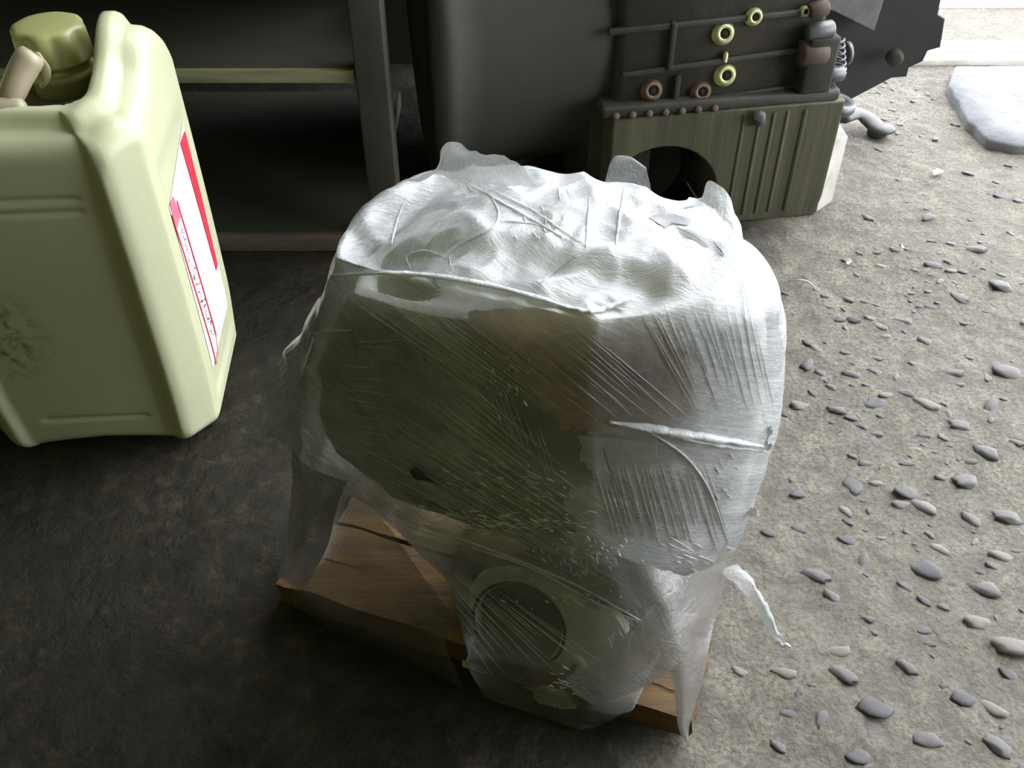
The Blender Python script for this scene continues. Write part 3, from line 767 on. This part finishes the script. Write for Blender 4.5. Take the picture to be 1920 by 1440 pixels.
def toprings(base, zplate, n, off=0.0, fr=None):
    out = []; cs = sum(p[0] for p in base)/len(base); cd = sum(p[1] for p in base)/len(base)+.012
    for k in range(1, n):
        f = 1-k/n; r = []
        for s, d, z in base:
            S, D = cs+(s-cs)*f, cd+(d-cd)*f
            lift = sm(1, .8, f)*.35+sm(.024, .042, D)*.65*sm(1, .9, f)
            slope = -.035*sm(.20, .10, S)-.006*sm(.10, .15, D)
            r.append((S, D, z+(zplate-z)*min(1, lift)+slope*sm(1, .8, f)+off))
        out.append(r)
    return out
def skin(rings, closebot=True, closetop=True):
    n = len(rings[0]); vv = [L(*p) for r in rings for p in r]; ff = []; m = len(rings)
    for j in range(m-1):
        for i in range(n): ff.append((j*n+i, j*n+(i+1) % n, (j+1)*n+(i+1) % n, (j+1)*n+i))
    if closetop:
        c = sum(vv[-n:], Vector())/n; vv.append(c); ff += [((m-1)*n+i, (m-1)*n+(i+1) % n, len(vv)-1) for i in range(n)]
    if closebot:
        c = sum(vv[:n], Vector())/n; vv.append(c); ff += [((i+1) % n, i, len(vv)-1) for i in range(n)]
    return vv, ff
PER = 18
rings = loft(BODY, PER, 44); rings += toprings(rings[-1], .420, 16)
for r in rings:
    for i, (s, d, z) in enumerate(r):
        q = Vector((s, d, z)); k = .0035*noise.noise(q*28)+.002*noise.noise(q*70); r[i] = (s+k, d+k, z-.010*sm(.375, .405, z))
vv, ff = skin(rings)
casing = pymesh('casing', vv, ff, [M['green'], M['pale_daylit']], PK)
n_ = len(rings[0])
for p in casing.data.polygons:
    s, d, z = toL(p.center)
    edge = .275+.02*noise.noise(Vector((z*40, 0, 0)))-(.30-z)*.12
    if z > .396 or s > edge or d > .10: p.material_index = 1  # top, right and back: pale metal, lightened further to paint in daylight
bvh_c = BVHTree.FromPolygons([tuple(v) for v in vv], ff)
# lower part: neck of the casting behind the bored flange
low = loft([(.036, ctl(.200, .320, .338, .045, .14, .095)), (.10, ctl(.195, .325, .345, .045, .14, .105)), (.165, ctl(.15, .325, .355, .045, .14, .11))], 10, 14)
v2, f2 = skin(low); pymesh('lower_housing', v2, f2, M['green'], PK)
# bored flange leaning back
hc = atd(973, 1172, .030)
lean = R(22); fu = Vector((EX[0], EX[1], 0)); fv = Vector((EY[0]*math.sin(lean), EY[1]*math.sin(lean), math.cos(lean))); fn = fu.cross(fv)
if fn.y > 0: fn = -fn
HR = 86*(hc-EYE).length/FPX*.985
def flat(name, outl, holes, th, m, parent, bev=.0015):
    cu = bpy.data.curves.new('c', 'CURVE'); cu.dimensions = '2D'; cu.fill_mode = 'BOTH'; cu.extrude = th/2; cu.bevel_depth = bev; cu.bevel_resolution = 2
    for pts in [outl]+holes:
        sp = cu.splines.new('POLY'); sp.points.add(len(pts)-1)
        for p, (x_, y_) in zip(sp.points, pts): p.co = (x_, y_, 0, 1)
        sp.use_cyclic_u = True
    o = bpy.data.objects.new('c', cu); me = bpy.data.meshes.new_from_object(o); bpy.data.objects.remove(o); me.name = name
    for v in me.vertices: v.co = hc+fu*v.co.x+fv*v.co.y+fn*(v.co.z-th/2)
    me.materials.clear(); return link(name, me, M[m], parent)
def circ(cx, cy, r, n=48): return [(cx+r*math.cos(2*math.pi*k/n), cy+r*math.sin(2*math.pi*k/n)) for k in range(n)]
ol = [(-.048, .018), (-.040, .036), (-.018, .047), (.010, .050), (.035, .044), (.052, .034), (.078, .040), (.092, .020), (.094, -.008), (.082, -.030), (.050, -.042), (.040, -.068), (-.010, -.078), (-.044, -.072), (-.046, -.030)]
ols = [(p.x, p.y) for p in bspl([Vector((a, b)) for a, b in ol], 6)]
flange = flat('bored_flange', ols, [circ(0, 0, HR), circ(.0525, -.020, .0045, 16)], .009, 'flange', PK)
flange['label'] = 'machined flange with a large round bore'
bm = bmesh.new(); lathe(bm, [(HR*1.07, -.004), (HR*1.07, .002), (HR*1.0, .003), (HR*.985, .0), (HR*.985, -.045), (HR*.5, -.046), (.001, -.046)], 56, axisM(hc, fn), False, False)
o = obj('bore', bm, M['hole'], PK); o['label'] = 'dark round bore'
bm = bmesh.new(); lathe(bm, [(HR*.95, 0), (HR*.95, .002)], 48, axisM(hc-fn*.036+fv*.012, fn+fv*.25)); obj('inner_bearing_face', bm, M['bell'], PK)
bm = bmesh.new(); pp = hc+fu*.0525-fv*.020
lathe(bm, [(.013, -.004), (.011, .004), (.009, .005), (.0045, .005), (.0042, -.004)], 24, axisM(pp, fn), False, False); obj('boss', bm, M['flange'], PK)
# shiny cap plate low right of the bore
bm = bmesh.new(); pp = hc+fu*.045-fv*.062; lathe(bm, [(.024, -.012), (.022, .002), (.015, .007), (.001, .009)], 24, axisM(pp, fn+fu*.2), True, False); o = obj('plug', bm, M['flange'], PK); o['label'] = 'rounded plug under the flange'

# sheets lying against the casing, found by sight lines onto it
def hit(bvh, px, py):
    r = ray(px, py).normalized(); h_ = bvh.ray_cast(EYE, r)
    return (h_[0], h_[1] if h_[1].dot(r) < 0 else -h_[1]) if h_[0] else (None, None)
def patch(name, quad, off, m, nu=26, nv=26, rag=0, parent=PK, crumple=.0008):
    a, b, c, d = [Vector(p) for p in quad]; vv = []; ff = []; last = None
    for j in range(nv+1):
        for i in range(nu+1):
            p = a.lerp(b, i/nu).lerp(d.lerp(c, i/nu), j/nv)
            if rag and (i in (0, nu) or j in (0, nv)):
                p = p+Vector((noise.noise(Vector((j*.7, i*.7, 1)))*rag, noise.noise(Vector((j*.7, i*.7, 8)))*rag))
            P0, N0 = hit(bvh_c, p.x, p.y)
            if P0 is None: P0, N0 = (last if last else (atd(p.x, p.y, .05), Vector((0, -1, 0))))
            last = (P0, N0); vv.append(P0+N0*(off+crumple*noise.noise(P0*120)))
    for j in range(nv):
        for i in range(nu): k = j*(nu+1)+i; ff.append((k, k+1, k+nu+2, k+nu+1))
    return pymesh(name, vv, ff, M[m], parent)
o = patch('cardboard_sheet', [(880, 590), (1262, 560), (1300, 785), (1060, 800)], .0030, 'card', rag=26); o['label'] = 'torn oil-stained brown cardboard under the film'
o = patch('machined_face', [(1085, 812), (1330, 835), (1372, 1035), (1165, 1025)], .0022, 'gasket', rag=6); o['label'] = 'pale machined face with rust stains'
o = patch('brown_tape', [(1025, 408), (1052, 412), (1068, 455), (1020, 445)], .0035, 'cardpale', 8, 8, rag=8)
for q in ([(1128, 830), (1131, 830), (1150, 905), (1147, 905)], [(1250, 985), (1253, 985), (1258, 1015), (1255, 1015)]):
    patch('scratch', q, .0034, 'hole', 3, 10)
# dark seam of the casing along the front
bm = bmesh.new(); P_ = []
for (px, py) in ((760, 925), (820, 945), (880, 960), (940, 968), (1010, 978), (1080, 990)):
    p, n__ = hit(bvh_c, px, py)
    if p: P_.append(p+n__*.001)
tube(bm, spline(P_, 24), [.0016+.0018*abs(math.sin(k*.9)) for k in range(25)], 6); obj('seam', bm, M['hole'], PK)
# oily dark bracket pressed against the film
bm = bmesh.new()
P_ = [hit(bvh_c, *q)[0] for q in ((770, 870), (800, 885), (850, 905), (900, 915))]
tube(bm, spline(P_, 12), [.004, .006, .008, .008, .007, .006, .006, .005, .005, .004, .004, .003, .002], 8); obj('cable_stub', bm, M['plate'], PK)

# the tight film skin
E_ = .006
FILM = [(.004, ctl(.205, .270, .315, .0, .001, -.016, .0)), (.036, ctl(.190, .290, .335, .0, .002, -.012, .0)), (.042, ctl(.188, .300, .345, .08, .15, -.012, .002)), (.07, ctl(.178, .318, .352, .08, .155, -.006, .002)),
        (.11, ctl(.165, .325, .362, .08, .16, .006, .002)), (.15, ctl(.125, .318, .374, .075, .16, .010, .003)), (.175, ctl(.105, .312, .382, .07, .16, .006, .003)),
        (.215, ctl(.060, .300, .386, .07, .16, -.004, .003)), (.25, ctl(.052, .292, .388, .07, .165, -.002, .003)), (.30, ctl(.060, .286, .388, .075, .165, 0, .004)),
        (.36, ctl(.084, .278, .382, .075, .16, 0, .005)), (.40, ctl(.102, .278, .370, .070, .130, 0, .006)), (.4215, ctl(.110, .280, .350, .066, .118, 0, .004))]
PF, NZ = 34, 130
rings = loft(FILM, PF, NZ); side_n = len(rings); rings += toprings(rings[-1], .4375, 44)
NN = len(rings[0]); out = []; lit_density = []; uvs = []
for j, r in enumerate(rings):
    row = []
    for i, (s, d, z) in enumerate(r):
        p = Vector((s, d, z)); cs, cd = .235, .075
        topw = sm(.405, .43, z)
        # stretched pleats: ridges running from upper left to lower right on the sides
        sl = s*10+z*26+1.5*noise.noise(p*7); pl = noise.noise(Vector((sl*3.1, z*3, d*4)))
        k = (.0012*pl+.0020*noise.noise(p*18))*(1-.4*topw)
        rid = 1-abs(noise.noise(Vector((s*26, d*26, 2))))*2.4
        rid2 = 1-abs(noise.noise(Vector((s*48+7, d*48, 5))))*2.4
        k += topw*(.0030*max(0, rid)+.0016*max(0, rid2)-.001)
        nx, ny = s-cs, d-cd; ll = math.hypot(nx, ny)+1e-6
        if j < side_n: row.append((s+nx/ll*k, d+ny/ll*k, z))
        else: row.append((s, d, z+k*1.25))
        lit_dens = .58+.50*sm(.305, .35, s)*sm(.16, .22, z)+.95*topw*(.72+1.3*sm(.235, .265, s))  # film density, raised on top and right to paint their daylight in
        lit_dens *= 1-.62*sm(.17, .12, z); lit_dens -= .26*sm(.19, .24, s)*sm(.345, .32, s)*sm(.29, .31, z)*sm(.405, .385, z)
        lit_density.append(max(.2, lit_dens))
        u = i/NN; uvs.append((u, j/len(rings)))
    out.append(row)
vv, ff = skin(out, False, True)
film = pymesh('film', vv, ff, M['film'], PK); film['label'] = 'tight crumpled layer of clear stretch film'
at_ = film.data.attributes.new('lit_density', 'FLOAT', 'POINT')
lit_density.append(1.2); uvs.append((.5, 1))
for i, v in enumerate(lit_density): at_.data[i].value = v
uvl = film.data.uv_layers.new(name='UVMap')
for lp in film.data.loops:
    u, v = uvs[lp.vertex_index]; uvl.data[lp.index].uv = (u*2.2-v*.9, v+u*.55)
bvh_f = BVHTree.FromPolygons([tuple(v) for v in vv], ff)
def fh(px, py, lift=.0005):
    p, n = hit(bvh_f, px, py)
    return None if p is None else p+n*lift
def fold(name, pix, wid, m='rope', n=30, parent=PK, lift=.0006, squash=.55, jit=.0):
    raw = [Vector((a, b)) for a, b in pix]; sp = spline([Vector((a.x, a.y, 0)) for a in raw], n); P_ = []
    for q in sp:
        h_ = fh(q.x+random.uniform(-jit, jit), q.y+random.uniform(-jit, jit), lift)
        if h_ is not None: P_.append(h_)
    if len(P_) < 4: return None
    k = len(P_); bm = bmesh.new(); tube(bm, P_, [wid*(.25+.75*math.sin(math.pi*min(1, (i+.6)/k)))*random.uniform(.75, 1.2) for i in range(k)], 6, squash)
    return obj(name, bm, M[m], parent)
fold('film_fold', [(1142, 790), (1200, 797), (1290, 812), (1370, 825), (1442, 838)], .0046, 'dense_r' if 'dense_r' in M else 'rope', jit=1)
fold('film_fold', [(1160, 793), (1240, 808), (1330, 830), (1436, 845)], .0030, jit=1)
fold('film_fold', [(1200, 800), (1245, 825), (1290, 860), (1330, 920), (1365, 1020)], .0016)
fold('film_fold', [(745, 968), (850, 1003), (950, 1040), (1080, 1095), (1215, 1170)], .0016, 'strand')
fold('film_fold', [(760, 985), (900, 1030), (1010, 1070), (1120, 1130), (1215, 1172)], .0010, 'strand')
fold('film_fold', [(622, 516), (700, 512), (800, 517), (900, 532), (1000, 556), (1085, 582), (1160, 572)], .0024)
fold('film_fold', [(1050, 572), (1085, 582), (1115, 583), (1150, 573), (1182, 560)], .0026, 'glint', jit=1)  # white fold drawn to paint the bright highlight along the front ridge
fold('film_fold', [(870, 340), (940, 380), (1010, 420), (1085, 462)], .0013)
fold('film_fold', [(905, 350), (990, 390), (1050, 430), (1100, 462)], .0009)
fold('film_fold', [(845, 500), (850, 470), (920, 430), (935, 400), (915, 360)], .0009)
fold('film_fold', [(935, 415), (980, 418), (1020, 425)], .0008)
fold('film_fold', [(1098, 465), (1102, 420), (1106, 370)], .0011)
fold('film_fold', [(1155, 460), (1162, 410), (1170, 350)], .0011)
fold('film_fold', [(1000, 540), (1060, 495), (1090, 468)], .0007)
fold('film_fold', [(735, 460), (742, 420), (755, 380)], .0011)
fold('film_fold', [(770, 505), (765, 480), (800, 470), (850, 490)], .0007)
fold('film_fold', [(585, 625), (620, 620), (660, 618)], .0014, 'strand')
bm = bmesh.new()
for pts_ in ([(1216, 408), (1232, 404), (1262, 402), (1296, 414), (1290, 424), (1262, 420), (1246, 428), (1232, 420)], [(1262, 424), (1300, 440), (1330, 462), (1322, 462), (1292, 446)], [(1222, 338), (1232, 346), (1242, 360), (1234, 358)], [(1336, 452), (1352, 470), (1360, 484), (1350, 476)]):
    P_ = [fh(px, py, .0007) for px, py in pts_]
    if all(P_):
        c = bm.verts.new(sum(P_, Vector())/len(P_)); rv = [bm.verts.new(p) for p in P_]
        for i in range(len(rv)): bm.faces.new((c, rv[i], rv[(i+1) % len(rv)]))
o = obj('smudge', bm, M['smudge'], PK); o['label'] = 'grey smudges on the bright top of the film'; o['kind'] = 'stuff'
# fine stretch lines, nobody could count them: fans across the sides
def fan(name, src, dst, n, wid, m='strand', seg=14):
    bm = bmesh.new()
    for k in range(n):
        t = (k+random.uniform(-.35, .35))/max(1, n-1); t = max(0, min(1, t))
        a = Vector(src[0]).lerp(Vector(src[1]), t)+Vector((random.uniform(-6, 6), random.uniform(-6, 6))); b = Vector(dst[0]).lerp(Vector(dst[1]), t)+Vector((random.uniform(-10, 10), random.uniform(-10, 10)))
        u0 = random.uniform(0, .3); u1 = random.uniform(.55, 1); P_ = []
        for i in range(seg+1):
            q = a.lerp(b, u0+(u1-u0)*i/seg); h_ = fh(q.x, q.y, .0004)
            if h_ is not None: P_.append(h_)
        if len(P_) > 4: tube(bm, P_, [wid*random.uniform(.6, 1.2)*math.sin(math.pi*(i+.5)/len(P_)) for i in range(len(P_))], 4, .5)
    o = obj(name, bm, M[m], PK); o['kind'] = 'stuff'; return o
fan('stretch_lines', [(650, 560), (1080, 600)], [(1000, 800), (1300, 800)], 46, .00050)
fan('stretch_lines', [(650, 850), (800, 640)], [(1230, 1170), (1080, 900)], 36, .00050)
fan('stretch_lines', [(1100, 830), (1320, 850)], [(1170, 1060), (1370, 1040)], 30, .00050)
fan('stretch_lines', [(1180, 560), (1400, 520)], [(1300, 790), (1450, 800)], 26, .00050)
fan('stretch_lines', [(880, 640), (1000, 760)], [(980, 900), (1060, 960)], 16, .0004)
fan('stretch_lines', [(700, 1000), (900, 1080)], [(880, 1290), (1200, 1290)], 26, .00045)
fan('stretch_lines', [(640, 640), (640, 840)], [(780, 640), (760, 860)], 14, .0004)

# loose sheets of film: grids through given space curves
def sheet(name, rows, m, nu=28, nv=28, crump=.002, freq=40, parent=PK, label=None):
    # rows: list of polylines (world points), from one edge of the sheet to the other
    R_ = [spline(r, nu) for r in rows]; vv = []; ff = []; uv = []
    cols = [spline([r[i] for r in R_], nv) for i in range(nu+1)]
    for j in range(nv+1):
        for i in range(nu+1):
            p = cols[i][j]; e = .35+.65*math.sin(math.pi*j/nv)
            n1 = noise.noise(p*freq+Vector((3, 1, 7))); n2 = noise.noise(p*freq*2.3)
            vv.append(p+Vector((n1*crump*.7+n2*crump*.3, -abs(n1)*crump+n2*crump*.4, n2*crump*.6)) *1.0); uv.append((i/nu, j/nv))
    for j in range(nv):
        for i in range(nu): k = j*(nu+1)+i; ff.append((k, k+1, k+nu+2, k+nu+1))
    o = pymesh(name, vv, ff, M[m], parent); ul = o.data.uv_layers.new(name='UVMap')
    for lp in o.data.loops: ul.data[lp.index].uv = uv[lp.vertex_index]
    if label: o['label'] = label
    return o
A = atd
# crumpled peaks on top
sheet('film_peak', [[A(742, 345, .085), A(800, 325, .09), A(840, 330, .09), A(900, 345, .085), A(960, 350, .08), A(1010, 345, .08)],
                    [A(800, 335, .09), A(828, 310, .095), A(846, 295, .10), A(885, 310, .095), A(945, 322, .09), A(1000, 330, .085)],
                    [A(822, 318, .095), A(832, 275, .10), A(856, 262, .10), A(885, 280, .10), A(940, 296, .095), A(985, 314, .09)]], 'dense', 30, 16, .004, 55, label='tallest crumpled peak of film')
sheet('film_peak', [[A(1130, 350, .10), A(1160, 350, .10), A(1190, 352, .10), A(1222, 358, .10)],
                    [A(1142, 312, .115), A(1158, 304, .115), A(1185, 303, .115), A(1212, 318, .11)],
                    [A(1143, 306, .12), A(1155, 293, .12), A(1180, 293, .12), A(1208, 312, .115)]], 'drape', 20, 12, .0015, 60)
sheet('film_peak', [[A(1285, 380, .10), A(1305, 390, .10), A(1325, 400, .09), A(1350, 430, .08), A(1372, 480, .07), A(1392, 520, .065)],
                    [A(1287, 374, .105), A(1308, 378, .105), A(1326, 370, .10), A(1365, 400, .09), A(1385, 450, .08), A(1396, 500, .07)],
                    [A(1289, 368, .11), A(1312, 368, .11), A(1333, 336, .11), A(1368, 370, .10), A(1390, 425, .09), A(1399, 480, .075)]], 'dense', 30, 14, .003, 60, label='pointed flap of film at the right of the top')
# left wing and hanging strip
sheet('film_wing', [[A(612, 530, .01), A(600, 600, .01), A(580, 680, .015), A(570, 760, .02), A(560, 860, .02)],
                    [A(595, 560, .02), A(570, 620, .02), A(540, 690, .03), A(520, 760, .035), A(510, 820, .03)],
                    [A(605, 545, .03), A(555, 630, .035), A(512, 690, .04), A(480, 770, .05), A(450, 835, .05)]], 'drape', 24, 24, .005, 45, label='thin ragged wing of film at the left')
sheet('film_drape', [[L(.052, .0, .235), L(.066, -.004, .228), L(.085, -.006, .226), L(.10, -.004, .225)],
                     [A(545, 950, .0), A(568, 955, -.008), A(598, 960, -.008), A(632, 950, .0)],
                     [A(537, 1030, .0), A(555, 1035, -.006), A(585, 1035, -.006), A(612, 1030, .0)],
                     [L(-.006, .012, .036), L(.002, .010, .037), L(.012, .010, .037), L(.024, .012, .037)]], 'fan', 20, 30, .0025, 25, label='hanging strip of film stretched to the left end of the plank')
sheet('film_drape', [[L(.075, .012, .225), L(.12, .005, .175), L(.15, .0, .13), L(.178, -.004, .09)],
                     [L(.045, .012, .13), L(.085, .002, .11), L(.125, -.004, .085), L(.172, -.012, .06)],
                     [L(.010, .010, .040), L(.06, -.004, .038), L(.12, -.010, .036), L(.185, -.018, .03)],
                     [L(.014, .004, .010), L(.06, -.004, .010), L(.12, -.008, .010), L(.19, -.018, .012)]], 'veil', 30, 30, .002, 30, label='thin veil of film drawn over the front plank')
# right-hand fan drawn down to the plank corner, and the loose tail
tip = L(.376, .004, .012)
sheet('film_fan', [[A(1150, 1040, -.004), A(1215, 1060, -.006), A(1290, 1075, .02), A(1372, 1045, .06)],
                   [A(1215, 1160, -.006), A(1260, 1165, -.004), A(1300, 1160, .015), A(1345, 1140, .045)],
                   [A(1258, 1260, -.006), A(1280, 1262, -.004), A(1302, 1255, .006), A(1324, 1240, .02)],
                   [tip+Vector((-.010, 0, .03)), tip+Vector((-.006, -.002, .028)), tip+Vector((-.002, 0, .028)), tip+Vector((.002, .004, .03))],
                   [tip+Vector((-.001, 0, -.006)), tip+Vector((0, 0, -.006)), tip+Vector((.001, 0, -.006)), tip+Vector((.002, .001, -.006))]], 'fan', 26, 40, .0022, 30, label='fan of film drawn to a point at the right end of the plank')
sheet('film_fan', [[A(1060, 1270, -.018), A(1130, 1230, -.014), A(1200, 1160, -.010), A(1230, 1130, -.006)],
                   [A(1080, 1300, -.020), A(1150, 1270, -.018), A(1215, 1220, -.012), A(1250, 1180, -.008)],
                   [A(1110, 1320, -.020), A(1180, 1300, -.018), A(1245, 1265, -.012), A(1290, 1225, -.004)]], 'fan', 24, 16, .002, 30)
sheet('film_tail', [[A(1350, 1070, .05), A(1395, 1110, .05), A(1425, 1160, .05), A(1450, 1195, .05), A(1462, 1208, .05)],
                    [A(1366, 1062, .055), A(1408, 1095, .055), A(1437, 1145, .052), A(1456, 1188, .05), A(1466, 1204, .05)],
                    [A(1380, 1052, .06), A(1418, 1098, .058), A(1444, 1145, .055), A(1462, 1185, .052), A(1468, 1202, .05)]], 'dense', 26, 10, .003, 60, label='loose twisted tail of film at the right')
bm = bmesh.new(); tube(bm, spline([A(1458, 1200, .05), A(1466, 1211, .05), A(1474, 1208, .05), A(1482, 1213, .05)], 12), [.0022-.0001*i for i in range(13)], 7); obj('film_curl', bm, M['rope'], PK)
for q in ([(1436, 795), (1448, 800), (1450, 812), (1440, 818)], [(1432, 822), (1448, 826), (1444, 838), (1430, 842)], [(1404, 950), (1420, 955), (1418, 966), (1402, 970)]):
    sheet('film_scrap', [[A(q[0][0], q[0][1], .07), A(q[1][0], q[1][1], .07)], [A(q[3][0], q[3][1], .07), A(q[2][0], q[2][1], .07)]], 'dense', 8, 8, .004, 160)
# glints on the film painted as short white tubes, too many to count
def paint_glints(regs, wid=.0006):
    bm = bmesh.new()
    for (x0, y0, x1, y1, n, ang, ll) in regs:
        for k in range(n):
            cx_, cy_ = random.gauss((x0+x1)/2, abs(x1-x0)/4), random.gauss((y0+y1)/2, abs(y1-y0)/4); a = R(ang+random.gauss(0, 12)); l_ = ll*random.uniform(.4, 1.5); P_ = []
            for t in (-1, -.5, 0, .5, 1):
                h_ = fh(cx_+math.cos(a)*l_*t*.5+random.uniform(-.6, .6), cy_+math.sin(a)*l_*t*.5+random.uniform(-.6, .6), .0007)
                if h_ is not None: P_.append(h_)
            if len(P_) == 5: w_ = wid*random.uniform(.4, 1.5); tube(bm, P_, [w_*.2, w_*.8, w_, w_*.7, w_*.2], 4, .5)
    o = obj('film_glints', bm, M['glint'], PK); o['kind'] = 'stuff'
paint_glints([(740, 950, 1130, 1000, 90, 12, 18), (1000, 1000, 1210, 1100, 70, 55, 11), (900, 640, 1000, 800, 26, 65, 11), (830, 860, 1080, 960, 60, 30, 15),
         (1140, 1150, 1225, 1220, 16, 80, 20), (1035, 1255, 1100, 1300, 46, 10, 12), (1330, 850, 1400, 960, 22, 60, 13), (1230, 1000, 1370, 1080, 24, 25, 28),
         (690, 1000, 800, 1090, 16, 60, 14), (1100, 560, 1180, 590, 12, 20, 22), (960, 380, 1090, 470, 18, 60, 12), (860, 300, 940, 380, 22, 50, 14), (1040, 340, 1080, 400, 6, 70, 24), (980, 1090, 1200, 1150, 22, 30, 10)], .0005)

# ------------------------------------------------------------------ litter on the ground
def shard(name, px, py, l, wd, ang, m, label, cat):
    g = ground(px, py); bm = bmesh.new(); q = []
    for k, (a, b, z) in enumerate(((-l, -wd, .004), (l*.6, -wd*.8, .007), (l, wd*.3, .006), (0, wd, .009), (-l*.8, wd*.7, .005))):
        q.append(bm.verts.new((a*math.cos(ang)-b*math.sin(ang), a*math.sin(ang)+b*math.cos(ang), z)))
    f = bm.faces.new(q); r = bmesh.ops.extrude_face_region(bm, geom=[f])
    for v in [e for e in r['geom'] if isinstance(e, bmesh.types.BMVert)]: v.co.z -= .0008
    for v in bm.verts: v.co += g
    return tag(obj(name, bm, M[m], None, False), label, cat)
shard('foil_scrap', 1685, 468, .007, .0025, -.9, 'foil', 'small shiny foil scrap on the concrete right of the package', 'scrap')
shard('paper_scrap', 1757, 328, .009, .005, .2, 'paper', 'small white paper scrap on the bright concrete at the right', 'scrap')
shard('plastic_chip', 1590, 497, .004, .003, .4, 'paper', 'tiny pale chip on the concrete beside the curved wire', 'scrap')
bm = bmesh.new(); tube(bm, spline([ground(1478, 527, .006), ground(1500, 525, .010), ground(1517, 529, .008), ground(1529, 540, .005)], 14), .0009, 6)
tag(obj('wire_offcut', bm, M['wire']), 'short curved piece of bare wire on the concrete right of the package', 'wire')
